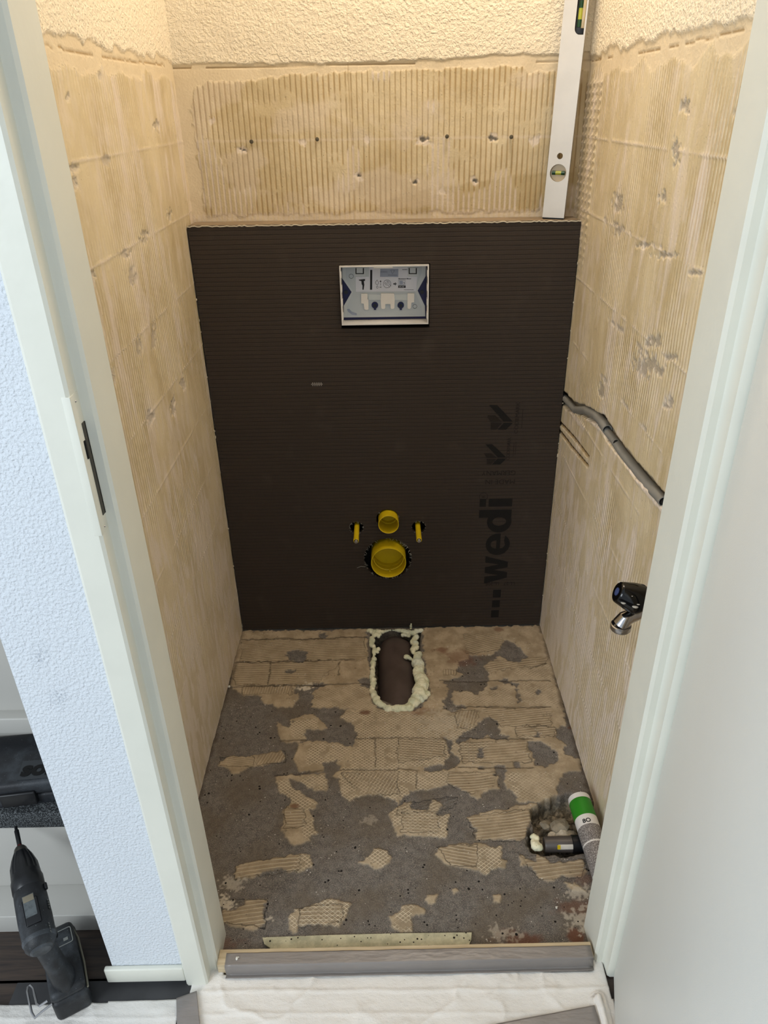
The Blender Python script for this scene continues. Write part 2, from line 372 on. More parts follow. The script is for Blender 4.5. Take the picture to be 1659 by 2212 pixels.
# ---------------------------------------------------------------- floor of the little room
XW = .472; YB = .085; HB = 1.2004
c5 = lambda p: crop(420, 1340, 3.77, p); c6 = lambda p: crop(860, 1340, 3.77, p); c7 = lambda p: crop(420, 1740, 3.77, p); c8 = lambda p: crop(860, 1740, 3.77, p)
ADH = [c5([(330,90),(1400,70),(1430,560),(1440,640),(1480,720),(1230,720),(950,705),(960,620),(940,560),(850,530),(800,560),(850,620),(800,700),(740,720),(560,670),(540,620),(400,610),(290,540)]),
 c5([(670,830),(720,860),(780,870),(800,810),(880,765),(980,765),(1070,850),(1070,880),(1000,900),(900,900),(910,970),(830,1000),(710,980)]),
 c5([(200,1150),(300,1105),(480,1100),(560,1080),(700,1055),(745,1110),(700,1150),(560,1190),(440,1190),(370,1250),(300,1245),(280,1200),(190,1190)]),
 c5([(1180,780),(1250,725),(1480,715),(1560,740),(1665,740),(1665,1480),(1500,1420),(1320,1440),(1250,1480),(1180,1400),(1190,1300),(1050,1240),(840,1230),(810,1130),(840,1000),(950,985),(1180,1000),(1290,1040),(1330,930),(1300,860)]),
 c5([(670,1280),(760,1250),(1060,1250),(1090,1330),(1080,1400),(960,1380),(830,1300),(770,1290),(770,1330),(1000,1490),(960,1540),(760,1590),(720,1560),(780,1510),(790,1450),(700,1390)]),
 c7([(740,10),(940,20),(970,130),(990,220),(940,290),(860,320),(790,320),(740,240),(710,190),(730,80)]),
 c7([(330,480),(600,440),(860,395),(960,400),(950,510),(780,545),(700,510),(540,550),(480,600),(320,600)]),
 c7([(410,760),(600,765),(560,800),(560,960),(480,1030),(330,1000),(230,960),(240,860),(340,840),(400,820)]),
 c7([(760,920),(810,850),(940,820),(1090,760),(1290,800),(1240,860),(1220,940),(1170,990),(1010,970),(850,980),(850,1050),(790,1060),(770,980)]),
 c7([(1400,440),(1470,350),(1580,370),(1600,450),(1560,500),(1470,520),(1420,480),(1330,460)]),
 c8([(-80,80),(0,0),(200,-70),(440,20),(410,120),(400,270),(290,265),(100,245),(0,240),(-30,170)]),
 c8([(570,90),(850,20),(900,0),(1150,0),(1150,60),(1090,110),(1040,200),(1040,280),(850,270),(700,290),(630,290),(630,200)]),
 c8([(300,400),(350,340),(470,315),(650,310),(760,340),(850,340),(850,420),(890,450),(880,510),(760,520),(720,560),(620,530),(520,500),(400,490)]),
 c8([(980,400),(1060,430),(1130,460),(1130,390),(1220,420),(1250,470),(1400,460),(1500,440),(1540,540),(1480,590),(1350,580),(1240,610),(1140,600),(1080,490),(1000,490)]),
 c8([(40,820),(130,810),(215,850),(210,880),(110,920),(110,1040),(10,1040),(-60,1000),(-70,900),(-10,880)]),
 c8([(230,740),(320,730),(300,790),(230,805)]), c8([(755,730),(845,720),(840,790),(770,780)]), c8([(430,680),(480,660),(500,700),(460,730)]),
 c8([(1350,630),(1450,640),(1540,720),(1500,700),(1400,680)]),
 c6([(200,60),(1180,40),(1260,340),(1350,700),(1370,850),(1290,880),(1290,950),(1360,1010),(1350,1075),(1470,1140),(1490,1220),(1340,1240),(1280,1440),(1180,1480),(1000,1480),(860,1530),(600,1440),(500,1350),(360,1350),(250,1390),(100,1400),(-5,1500),(-5,740),(140,740),(270,610),(240,480),(200,260)]),
 c6([(820,1590),(870,1520),(1150,1490),(1160,1590)])]
CON = [c6([(860,160),(930,170),(1050,290),(990,340),(900,330),(830,290),(740,340),(700,370),(740,460),(720,540),(640,600),(560,570),(440,580),(430,680),(560,690),(550,720),(430,750),(370,720),(370,640),(410,560),(370,500),(540,450),(480,400),(500,340),(600,290),(760,280),(820,240)]),
 c6([(720,790),(780,800),(830,870),(830,930),(910,940),(900,970),(780,970),(740,940),(600,960),(510,1000),(480,1010),(480,960),(520,920),(580,900),(640,850)]),
 c6([(370,960),(440,970),(440,1060),(510,1160),(460,1210),(320,1230),(210,1220),(200,1190),(380,1170),(420,1080)]),
 c6([(1040,980),(1150,990),(1230,1020),(1300,1075),(1290,1160),(1200,1190),(1110,1180),(1100,1090)]),
 c6([(780,1180),(870,1180),(880,1230),(860,1330),(880,1370),(950,1400),(980,1480),(900,1540),(760,1540),(620,1500),(700,1400),(820,1360),(820,1300),(780,1240)]),
 c6([(360,1350),(450,1340),(560,1390),(590,1450),(600,1540),(500,1584),(300,1584),(350,1500)]), c6([(100,1400),(200,1380),(280,1480),(230,1550),(100,1530)]),
 c6([(650,1030),(700,1030),(700,1115),(650,1110)]), c6([(650,1190),(690,1190),(690,1215),(655,1210)]), c6([(930,1160),(990,1160),(990,1200),(940,1200)]), c6([(1120,890),(1170,940),(1120,950)]),
 c6([(960,530),(1000,660),(980,665),(950,560)]), c6([(760,540),(810,530),(810,560),(770,570)]), c6([(1110,580),(1160,570),(1160,600),(1120,600)]),
 c6([(800,480),(900,480),(980,520),(960,540),(860,510)]),
 c5([(750,245),(920,245),(920,320),(850,340),(760,320)]), c5([(1010,100),(1080,100),(1075,145),(1020,140)]), c5([(750,400),(830,400),(800,440),(750,430)]), c5([(1330,480),(1430,470),(1430,550),(1360,540)]),
 c5([(1050,1160),(1160,1150),(1190,1220),(1100,1290),(1050,1240)]), c5([(1180,870),(1280,880),(1310,940),(1290,1040),(1220,930)]), c5([(850,560),(940,560),(960,500),(1100,520),(1000,560),(930,620)])]
WAF = [c5([(940,700),(960,560),(1440,520),(1480,720)]), c5([(1190,780),(1260,720),(1665,740),(1665,1480),(1180,1480),(1180,1250),(1300,1050)]), c5([(900,1170),(940,1000),(1200,1020),(1280,1060),(1180,1170)]),
 c5([(800,960),(780,830),(1000,790),(1000,900),(900,960)]), c5([(680,1290),(1080,1260),(1080,1390),(960,1380),(780,1300),(980,1500),(850,1540),(700,1390)]),
 c6([(-5,760),(440,780),(700,900),(480,960),(440,1160),(-5,1200)]), c6([(-5,1220),(400,1230),(430,1370),(200,1400),(-5,1500)]), c6([(900,1240),(1280,1240),(1280,1430),(1000,1470),(880,1300)]),
 c6([(480,990),(760,990),(660,1160),(500,1140)]), c6([(460,590),(700,560),(900,560),(960,680),(560,680)]), c6([(1000,490),(1240,500),(1330,690),(1010,670)]), c6([(950,380),(1240,360),(1250,480),(980,480)]),
 c7([(870,20),(970,20),(990,220),(940,290),(880,260)]), c7([(780,545),(830,400),(960,400),(950,510)]), c7([(760,920),(810,850),(1090,760),(1290,800),(1170,990),(850,1060)]), c7([(1400,440),(1470,350),(1600,370),(1560,500)]),
 c8([(-80,80),(0,0),(200,-70),(440,20),(400,270),(290,265),(-30,170)]), c8([(640,340),(850,340),(850,480),(720,560),(640,530)]), c8([(40,820),(130,810),(110,1040),(-60,1000)])]
COMB = [(c5([(380,150),(1380,140),(1400,320),(380,340)]), 0.03, 8), (c5([(340,350),(1180,340),(1000,520),(320,530)]), -.1, 8), (c5([(380,535),(800,535),(800,600),(400,610)]), 1.5, 7), (c5([(200,1110),(480,1100),(480,1190),(200,1190)]), 0.02, 6),
 (c5([(500,1100),(740,1060),(740,1150),(520,1190)]), 1.25, 7), (c5([(1180,1250),(1660,1230),(1660,1420),(1350,1420)]), 1.1, 8), (c6([(-5,960),(370,960),(390,1110),(-5,1160)]), -.05, 8), (c6([(420,1240),(800,1240),(790,1350),(600,1420),(400,1330)]), .05, 8),
 (c6([(520,110),(860,110),(820,240),(560,280)]), .35, 8), (c6([(720,330),(1220,300),(1200,360),(720,420)]), .1, 9), (c6([(640,700),(1250,700),(1250,860),(830,860)]), .02, 8), (c6([(960,860),(1280,870),(1280,950),(960,950)]), 0, 8),
 (c6([(460,740),(680,740),(600,900),(480,880)]), 1.25, 8), (c6([(370,400),(480,400),(480,450),(380,450)]), 1.5, 7), (c6([(500,990),(1040,980),(1090,1160),(520,1160)]), 0, 9), (c6([(0,1500),(500,1430),(450,1540),(0,1590)]), .3, 9),
 (c7([(740,20),(900,20),(900,170),(740,200)]), 0, 8), (c7([(330,480),(860,395),(860,520),(320,600)]), .08, 9), (c7([(230,760),(600,765),(560,1000),(230,960)]), .05, 9),(c7([(850,830),(1200,800),(1200,960),(850,990)]), 0, 9),
 (c8([(30,60),(330,60),(330,220),(30,220)]), 0, 8), (c8([(570,90),(1150,20),(1040,280),(630,290)]), .04, 8), (c8([(320,330),(650,320),(640,500),(420,490)]), -.12, 8), (c8([(980,400),(1540,440),(1480,590),(1140,600)]), 0, 9)]
xs = np.arange(-XW-.004, XW+.0041, .0020); ys = np.arange(-1.055, .0021, .0020)
X, Y = np.meshgrid(xs, ys); Z = np.zeros_like(X); U, V = UV(X, Y, Z)
jit = 7; Uj = U+(fbm(X*90, Y*90, 1, 4)-.5)*jit*2.2; Vj = V+(fbm(X*90, Y*90, 9, 4)-.5)*jit*1.5
adh = np.zeros(X.shape); waf = np.zeros(X.shape); comb = np.zeros(X.shape); pc = np.zeros(X.shape)
for p in ADH: adh = np.maximum(adh, inpoly(Uj, Vj, p))
for p in CON: adh[inpoly(Uj, Vj, p)] = 0
adh = adh*(1-.0*X)
wide = fbm(X*14, Y*14, 33, 4)
for p in WAF: waf = np.maximum(waf, inpoly(Uj, Vj, p))
for p, a, pm in COMB:
    m = inpoly(Uj, Vj, p); comb[m] = 1
    pc[m] = ((-np.sin(a)*X[m]+np.cos(a)*Y[m])+.012*np.sin(X[m]*9+a*7)+.003*fbm(X[m]*30, Y[m]*30, 5))*1000/pm
def blur(a, n=1):
    for _ in range(n):
        b = a.copy(); b[1:-1, 1:-1] = (a[1:-1, 1:-1]*2+a[:-2, 1:-1]+a[2:, 1:-1]+a[1:-1, :-2]+a[1:-1, 2:])/6; a = b
    return a
strong = ((U > 590) & (V > 1530) & (U < 1120))*1.0
waf = blur(waf*(.45+.55*blur(strong, 12))*(1-.6*(comb > 0)*(1-strong)), 2); comb = blur(comb*(.55+.45*sm(.35, .6, wide)), 2)
rag = blur(adh, 1)
Hf = rag*.0028+(fbm(X*60, Y*60, 3, 4)-.5)*.0022+(fbm(X*8, Y*8, 13, 3)-.5)*.006
crack = np.zeros(X.shape)
for pl_ in (c5([(380,157),(900,150),(1400,133)]), c5([(330,345),(860,332),(1300,318)]), c5([(320,545),(820,530),(1420,515)]), c5([(700,980),(910,975)]), c5([(1320,965),(1665,952)]), c5([(660,1262),(1040,1225)]), c5([(1190,1222),(1665,1215)]),
            c5([(625,345),(600,520)]), c5([(1183,340),(1176,450)]), c5([(1470,965),(1475,1190)]), c6([(0,1205),(170,1215)]), c6([(150,1220),(152,1380)]), c6([(480,705),(1060,712),(1240,700)]), c6([(340,492),(1240,490)]), c6([(500,950),(1100,965)]),
            c6([(490,1197),(1100,1200)]), c6([(1070,395),(1200,350)]), c8([(10,1045),(600,1030)])):
    d = dline(Uj*.5+U*.5, Vj*.5+V*.5, pl_); crack = np.maximum(crack, sm(2.2, .6, d)*(.5+.5*fbm(X*50, Y*50, 44, 2)))
Hf -= crack*.003
ed = np.minimum(X+XW, XW-X); crack = np.maximum(crack, sm(.016, .002, ed+(.5-fbm(X*40, Y*40, 8, 3))*.02)*.8)  # same mask also darkens the floor edge along both side walls
# rusty patches, pale smears
red = np.zeros(X.shape)
for cx_, cy_, r_, s_ in ((1130,2030,70,.9), (1235,2020,45,1), (470,2035,60,.6), (1240,1960,60,.6), (950,1405,22,.9), (1000,1420,45,.6), (790,1540,12,1), (910,1538,25,.6), (1078,1360,14,.8), (1232,1570,10,1), (640,1742,14,.9), (1255,1900,40,.5), (1275,1600,10,.8)):
    red = np.maximum(red, s_*sm(1, .3, np.hypot((U-cx_)/r_, (V-cy_)/(r_*.42))+(fbm(X*45, Y*45, 21, 4)-.5)*1.6))
pale = np.zeros(X.shape)
for cx_, cy_, r_, s_ in ((480,1950,30,.9), (660,1483,18,.9), (500,1905,30,.5), (1250,1925,30,.5), (1265,2000,30,.6), (1090,2020,40,.4), (1255,1985,45,.5), (800,1770,20,.3), (955,1560,60,.3), (580,1985,12,.7)):
    pale = np.maximum(pale, s_*sm(.9, .5, np.hypot((U-cx_)/r_, (V-cy_)/(r_*.6))+(fbm(X*160, Y*160, 61, 4)-.5)*2.4))
# rounded pit with the drain pipe, and the broken-out corner
hole = [(803,1360),(908,1360),(905,1400),(908,1490),(890,1515),(862,1523),(820,1508),(806,1480),(803,1400)]
m = blur(inpoly(Uj*.3+U*.7, Vj*.3+V*.7, hole)*1.0, 2); Hf -= m*.085; pit = m.copy()
pp = [(1142,1822),(1150,1790),(1152,1748),(1180,1728),(1225,1712),(1270,1722),(1310,1760),(1310,1850),(1262,1836),(1205,1846),(1160,1842)]
m = blur(inpoly(U+(fbm(X*60,Y*60,71,4)-.5)*26, V+(fbm(X*60,Y*60,72,4)-.5)*16, pp)*1.0, 4); cav = m
Hf -= m*(.022+.03*fbm(X*35, Y*35, 77, 4)*1.6*sm(-.80, -.74, -np.abs(Y+.77)-.75+.0)) if False else m*(.014+.045*fbm(X*32, Y*32, 77, 4)); pit = np.maximum(pit, m)
adh = blur(adh*(1-pit), 1)
P = np.stack([X, Y, Hf-.0015], -1)
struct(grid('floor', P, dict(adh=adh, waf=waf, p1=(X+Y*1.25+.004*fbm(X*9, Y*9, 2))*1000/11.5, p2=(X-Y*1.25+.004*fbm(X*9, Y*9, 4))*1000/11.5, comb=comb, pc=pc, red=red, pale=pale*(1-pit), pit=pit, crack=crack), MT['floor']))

# ---------------------------------------------------------------- walls of the little room
def ridgeattr(shape): return {k: np.zeros(shape) for k in ('adh', 'pls', 'dust', 'hole', 'ph', 'comb', 'dark', 'stain_shade')}
zf = np.concatenate([np.arange(-.09, 1.76, .003), np.arange(1.78, 2.43, .05)])
def side(sgn, name):
    yf = np.arange(-.99, YB+.003, .003); Yw, Zw = np.meshgrid(yf, zf); Xw = np.full(Yw.shape, sgn*XW); U, V = UV(Xw, Yw, Zw)
    a = ridgeattr(Yw.shape); s = 100 if sgn > 0 else 0
    n1 = fbm(Yw*60, Zw*60, s+1, 3)
    top = 1.528+.004*np.sin(Yw*4)+(n1-.5)*.006
    rag = 1.541+(fbm(Yw*25, Zw*3, s+2, 4)-.5)*.03
    a['pls'] = sm(-.001, .001, Zw-rag)
    band = 1.505+(fbm(Yw*16, Zw*2, s+3, 4)-.5)*.05
    a['adh'] = 1-sm(-.002, .002, Zw-band)
    a['adh'] *= sm(-.008, .004, (YB-.004-Yw)-.02-(fbm(Yw*20, Zw*20, s+4, 3)-.5)*.02*(1 if sgn < 0 else .3))
    # tile joints: faint raised/recessed lines every 153 mm, staggered uprights
    jz = np.abs(((Zw-.0)/.153+.5) % 1-.5)*.153; row = np.floor(Zw/.153); jy = np.abs((((Yw+row*.0)/.153)+.5+.13) % 1-.5)*.153
    rough_j = fbm(Yw*25, Zw*25, s+5, 4)
    joint = np.maximum(sm(.0032, .0008, jz+(n1-.5)*.003)*sm(.3, .55, rough_j), sm(.0028, .0008, jy+(n1-.5)*.003)*sm(.5, .68, rough_j)*.6)*(Zw < 1.5)
    # comb strokes: near vertical, curving in places, finer and slanted low down
    rowr = lattice(row, np.floor(Yw/.306), s+6)
    bend = (fbm(Yw*3, Zw*3, s+7, 2)-.5)*.05+(rowr-.5)*.10*(Zw-(row+.5)*.153)*(1+2*sm(.6, .2, Zw))
    a['ph'] = (Yw+bend*.6)*1000/(11.5)
    cn = fbm(Yw*7, Zw*5, s+8, 4)
    low = sm(1.0, .2, Zw)
    a['comb'] = a['adh']*(.12+.88*sm(.36, .60, cn))*(1-.45*low)
    big = fbm(Yw*22, Zw*6, s+9, 5); fine = fbm(Yw*90, Zw*20, s+10, 2)
    low = sm(1.0, .2, Zw)
    dust = sm(.60-.06*low, .72-.05*low, big)*.55*(.5+fine)+sm(.60, .76, fine)*(.25+.5*low)+.30*low+joint*.55  # besides the smears, the mask pales the wall towards the floor
    streak = sm(.70, .80, fbm(Yw*30+3*Zw, Zw*7, s+11, 3)); dash = sm(.60, .70, fbm(Yw*48, Zw*13+Yw*6, s+31, 3)); dust = dust+streak*.5+dash*(.35+.35*low)
    a['dust'] = np.clip(dust*a['adh'], 0, .9)
    a['stain_shade'] = sm(.50, .62, fbm(Yw*9, Zw*2.2, s+12, 4))*a['adh']*.5
    hol = np.zeros(Yw.shape)
    spots = ([(1395,530,16,6),(1440,552,26,6),(1500,590,18,4),(1480,228,10,14),(1462,330,8,26),(1336,440,10,22),(1412,738,16,14),(1395,790,26,24),(1448,870,12,12),(1335,500,8,10),(1432,425,7,14),(1313,930,6,18),(1300,842,8,20),(1592,247,7,12),(1425,800,14,10),(1450,772,14,8)] if sgn > 0 else
             [(152,365,14,8),(160,400,7,16),(228,345,8,10),(338,272,7,14),(196,595,10,14),(268,550,10,8),(306,520,10,8),(284,600,8,22),(300,748,6,20),(331,730,6,26),(373,880,6,22),(240,810,8,22),(395,825,6,14),(325,900,10,14),(365,465,6,12),(312,505,9,6),(215,165,5,8),(145,210,5,8)])
    for (u, v, ru, rv) in spots:
        hol = np.maximum(hol, sm(1.0, .72, np.hypot((U-u)/ru, (V-v)/rv)+(fbm(Yw*130, Zw*130, s+13, 4)-.5)*2.6))
    if sgn > 0:
        for _z, y0, y1 in ((1.226, -.70, -.18), (1.045, -.62, -.30), (.92, -.62, -.25)):
            hol = np.maximum(hol, sm(.006, .002, np.abs(Zw-_z-(n1-.5)*.012))*sm(.5, .6, rough_j)*(Yw > y0)*(Yw < y1)*.8)
    a['hole'] = hol*(.6 if sgn > 0 else .38); a['comb'] = a['comb']*(1-.85*np.clip(hol*1.5, 0, 1)); a['dust'] = np.clip(a['dust']+sm(.05, .5, hol)*.5, 0, .95)
    gap = sm(.0020, .0006, np.abs(Zw-top))*(fbm(Yw*12, Zw*0, s+14, 3) > .36)
    hgt = a['pls']*.003+a['adh']*.0014+(fbm(Yw*45, Zw*18, s+15, 4)-.5)*.002-gap*.002-hol*.0022+joint*.0012*(1 if sgn > 0 else 1)
    a['dark'] = gap*.84
    # slanted trowel marks in the corner beside the back wall
    if sgn > 0:
        cor = sm(-.06, -.045, Yw)*sm(1.5, 1.48, Zw)*sm(1.0, 1.25, Zw); t = (Zw+1.1*Yw+.006*np.sin(Yw*200)); rr = sm(.35, .9, .5+.5*np.sin(t*2*PI/.017))
        hgt += cor*rr*.0028; a['comb'] *= 1-cor; a['dust'] = np.clip(a['dust']+cor*rr*.35, 0, 1)
        # channel with the conduit, and the two saw cuts
        ch = [(1212,855),(1235,878),(1262,887),(1300,908),(1325,950),(1380,1020),(1415,1058),(1446,1096)]
        d = dline(U, V, ch)+(fbm(Yw*60, Zw*60, 88, 3)-.5)*5; c_ = sm(13, 9, d); hgt -= c_*.020; a['hole'] = np.maximum(a['hole'], c_*.85)
        d2 = dline(U, V, [(1222,872),(1245,905),(1262,925)]); d3 = dline(U, V, [(1272,905),(1300,928),(1330,968),(1380,1040),(1436,1106)])
        e = np.maximum(sm(5, 2.5, d2+(n1-.5)*5), sm(5.5, 3, d3+(n1-.5)*4)); e = e*(1-c_*.6); a['dust'] = np.maximum(a['dust'], e); a['hole'] *= (1-e); hgt += e*.001
        for cl in ([(1210,912),(1240,945),(1271,986)], [(1206,926),(1235,965),(1270,1006)], [(1325,700),(1345,730),(1350,722)][:0] or [(0,0),(1,1)]):
            k_ = sm(3.6, 1.4, dline(U, V, cl)); hgt -= k_*.006; a['dark'] = np.maximum(a['dark'], k_); a['dust'] *= (1-k_); a['comb'] *= (1-k_); a['hole'] *= (1-k_)
        rh = sm(1.0, .9, np.hypot((Yw+.785)/.024, (Zw-.742)/.030)); hgt -= rh*.03; a['hole'] = np.maximum(a['hole'], rh)
    else:
        cor = sm(.02, .035, Yw)*sm(1.5, 1.48, Zw); a['dust'] = np.clip(a['dust']+cor*sm(.4, .6, fine)*.7, 0, 1); hgt += cor*(fbm(Yw*120, Zw*60, 5, 3)-.5)*.003
    a['dark'] = a['dark']
    P = np.stack([Xw-sgn*hgt, Yw, Zw], -1)
    if sgn < 0: P = P[:, ::-1]; a = {k: v[:, ::-1] for k, v in a.items()}
    return struct(grid(name, P, a, MT['wall']))
side(-1, 'wall_left'); side(1, 'wall_right')
def back():
    xf = np.arange(-XW-.004, XW+.0041, .0018); zb = np.concatenate([np.arange(-.05, 1.15, .05), np.arange(1.17, 1.76, .0025), np.arange(1.78, 2.43, .05)])
    Xw, Zw = np.meshgrid(xf, zb); a = ridgeattr(Xw.shape)
    n1 = fbm(Xw*70, Zw*70, 201, 4); n2 = fbm(Xw*20, Zw*20, 202, 4)
    rag = 1.533+.010*sm(0, .4, Xw)+(fbm(Xw*22, Zw*3, 203, 4)-.5)*.014; a['pls'] = sm(-.001, .001, Zw-rag)
    edge = np.interp(Xw, [-.47, -.44, -.43, -.40, -.30, -.2, 0, .1, .32, .335, .42], [1.44, 1.445, 1.485, 1.495, 1.50, 1.508, 1.515, 1.517, 1.519, 1.506, 1.51])+(fbm(Xw*80, Zw*4, 204, 3)-.5)*.012
    adh = (1-sm(-.001, .001, Zw-edge))*sm(-.441, -.438, Xw+(n1-.5)*.018)*sm(1.208, 1.218, Zw+(n1-.5)*.02)
    pitch = .0126; ph = (Xw+.004*fbm(Xw*4, Zw*4, 205, 2)+.006*(Zw-1.35)*np.sin(Xw*5))/pitch
    tri = np.abs((ph % 1)-.5)*2                     # 0 at the comb line
    lw = .24+.12*fbm(Xw*40, Zw*25, 206, 3); vis = sm(.18, .36, fbm(Xw*18, Zw*30, 207, 4))
    line = sm(lw, lw*.35, tri)*vis*adh
    vis2 = sm(.56, .64, fbm(Xw*14, Zw*9, 208, 4)-.08*sm(1.36, 1.42, Zw)+.06*sm(1.33, 1.25, Zw))
    pal = sm(.5, .3, tri)*vis2*adh
    chip = np.zeros(Xw.shape)
    for x, z, r in ((-.331,1.362,.013), (.096,1.371,.014), (.262,1.375,.012), (-.061,1.298,.009), (.076,1.283,.009), (.222,1.284,.011), (-.19,1.372,.008), (-.04,1.376,.008), (.14,1.262,.008), (.36,1.372,.012), (-.40,1.42,.01)):
        chip = np.maximum(chip, sm(1.1, .7, np.hypot((Xw-x)/r, (Zw-z)/(r*.9))+(fbm(Xw*110, Zw*90, 222, 3)-.5)*2.4))
    core = np.zeros(Xw.shape)
    for x, z, r in ((-.330,1.358,.007), (.098,1.374,.009), (.262,1.375,.009), (-.061,1.298,.006), (.076,1.281,.006), (.222,1.284,.008)):
        core = np.maximum(core, sm(1.1, .6, np.hypot((Xw-x)/r, (Zw-z)/(r*.6))+(fbm(Xw*130, Zw*130, 223, 3)-.5)*2.2))
    jl = sm(.004, .001, np.abs(Zw-1.377+(n1-.5)*.004))*adh; crk = sm(.0018, .0005, np.abs(Xw+.075+(fbm(Xw*3, Zw*9, 209, 3)-.5)*.01))*(Zw < 1.75)
    base = sm(1.222, 1.212, Zw+(n1-.5)*.012)
    a['adh'] = adh; a['dark'] = np.clip(line*.8+crk*.5, 0, 1); a['dust'] = np.clip(np.maximum(pal*.8, chip*.9)+jl*.35+base*.6*(tri > .4)+.35*sm(.56, .7, fbm(Xw*9, Zw*12, 210, 5))*adh, 0, .9)
    a['hole'] = core*.85; gap = sm(.0016, .0006, np.abs(Zw-1.527-.004*Xw))*(fbm(Xw*11, Zw*0, 211, 3) > .42); a['dark'] = np.maximum(a['dark'], gap*.8)
    sh = np.interp(Xw, [-.1, 0, .1, .38, .5], [1.17, 1.24, 1.265, 1.30, 1.30]); a['stain_shade'] = sm(.004, -.004, Zw-sh+(n1-.5)*.01)*adh*.8+.3*sm(.5, .7, n2)*adh  # soft shadow edge painted in below this curve, plus random staining
    h = a['pls']*.003+adh*.0016-line*.0016+pal*.0006-core*.007-chip*.001+(n2-.5)*.003-gap*.003-crk*.001
    h = np.where(Zw < 1.16, 0, h)
    return struct(grid('wall_back', np.stack([Xw, YB-h, Zw], -1), a, MT['wall']))
back()
ceil = struct(MB().box((-XW-.09, -1.07, 2.42), (XW+.09, YB+.06, 2.5)).build('ceiling', simple('ceiling_paint', srgb(235, 230, 220), .8)))
# solid cores behind the thin surface skins, so the room is closed from outside too
mcore = simple('masonry_block', srgb(200, 196, 188), .9)
struct(MB().box((-XW-.07, -.985, -.1), (-XW-.012, YB+.06, 2.42)).build('wall_left_core', mcore)); struct(MB().box((XW+.045, -.985, -.1), (XW+.10, YB+.06, 2.42)).build('wall_right_core', mcore)); struct(MB().box((-XW-.07, YB+.03, -.1), (XW+.1, YB+.08, 2.42)).build('wall_back_core', mcore))
struct(MB().box((-XW-.07, -1.05, -.16), (XW+.1, YB+.06, -.12)).build('floor_slab', mcore))

# ---------------------------------------------------------------- hall side: plaster wall, frame, door, floor
yF = -1.062
def hallwall():
    x = np.arange(-.532, -.385, .006); z = np.arange(.0, 2.43, .01); Xh, Zh = np.meshgrid(x, z); U, V = UV(Xh, np.full(Xh.shape, yF), Zh)
    smu = np.maximum(.8*sm(34, 4, np.hypot((U-88)*1.2, (V-1415)*.9)), .8*sm(32, 4, np.hypot(U-125, V-1505)))
    mbh = grid('wall_front', np.stack([Xh, np.full(Xh.shape, yF), Zh], -1), dict(smudge=smu*.6), MT['plaster']); return mbh
struct(hallwall())
struct(MB().box((-.532, yF+.001, 0), (-.374, -.965, 2.42)).build('wall_front_core', MT['plaster']))
struct(MB().box((.41, yF, 0), (1.6, -.965, 2.42)).build('wall_front_right', MT['plaster']))
struct(MB().box((-.532, yF, 2.06), (1.6, -.965, 2.42)).build('wall_front_top', MT['plaster']))
struct(MB().box((-.545, yF-.010, .012), (-.398, yF, .052), .003).build('baseboard_left', MT['paint']))
# pressed door frame: front face, rebate, stop and reveal in one section
fr = thing('trim_1', 'cream painted door frame around the small toilet room, rebated profile', 'door frame', (-.37, yF, 0)); fr['kind'] = 'structure'
secL = [(-.398, -1.062), (-.398, -1.071), (-.394, -1.074), (-.361, -1.074), (-.357, -1.071), (-.357, -1.049), (-.354, -1.047), (-.346, -1.047), (-.342, -1.043), (-.342, -.976), (-.346, -.972), (-.372, -.972), (-.372, -1.062)]
secR = [(.425, -1.062), (.425, -1.071), (.421, -1.074), (.400, -1.074), (.395, -1.071), (.394, -1.052), (.391, -1.048), (.381, -1.048), (.3765, -1.043), (.3745, -.976), (.379, -.972), (.40, -.972), (.40, -1.062)]
for sec, nm in ((secL, 'left'), (secR, 'right')):
    b = MB(); b.poly([(x, y, .0) for x, y in sec], (0, 0, 2.06)); o = b.build('jamb', MT['paint'], fr)
b = MB().box((-.398, -1.074, 2.02), (.425, -1.062, 2.07)).box((-.357, -1.062, 2.03), (.41, -.972, 2.06)); b.build('head', MT['paint'], fr)
# strike plate and latch slot in the rebate
st = MB().box((-.3585, -1.0735, .985), (-.3563, -1.052, 1.165), .0006).box((-.366, -1.0746, .985), (-.3563, -1.0735, 1.165), .0004).build('strike_plate', MT['paint'], fr)
MB().box((-.3568, -1.0600, 1.006), (-.3554, -1.0525, 1.128), .0005).build('latch_slot', simple('latch_recess', srgb(70, 68, 62), .6), st)
MB().box((-.3568, -1.0530, 1.006), (-.3550, -1.0515, 1.128), .0003).build('latch_edge', MT['void'], st)
MB().box((-.3568, -1.0655, 1.085), (-.3550, -1.0620, 1.108), .0004).build('bolt_slot', MT['void'], st)
for z in (.992, 1.156): MB().ball((-.3562, -1.062, z), .0016, 1).build('screw', MT['steel'], st)
dr = thing('door_1', 'flat pale grey white door leaf standing open on the right', 'door', (.403, -1.078, 0)); dr['kind'] = 'structure'
ang = math.radians(14)
dm = Matrix.Translation((.4045, -1.0785, 0)) @ Matrix.Rotation(-ang, 4, 'Z')
MB().box((0, -.74, .012), (.039, 0, 2.03), .002, mat=dm).build('leaf', MT['door'], dr)
hf = MB()
hf.box((-1.7, -3.2, -.03), (1.7, -1.055, -.004)); hf.box((-1.7, -1.06, -.03), (-.54, -.90, -.004))
struct(hf.build('floor_hall', MT['darkwood']))
fl2 = MB().box((-.72, -1.108, -.004), (-.30, -1.062, .002), .001); tag(fl2.build('floor_board', simple('grey_board', srgb(62, 62, 64), .55, var=.3, vscale=14)), 'dark grey floor strip running under the left door frame and plaster wall', 'floor strip')

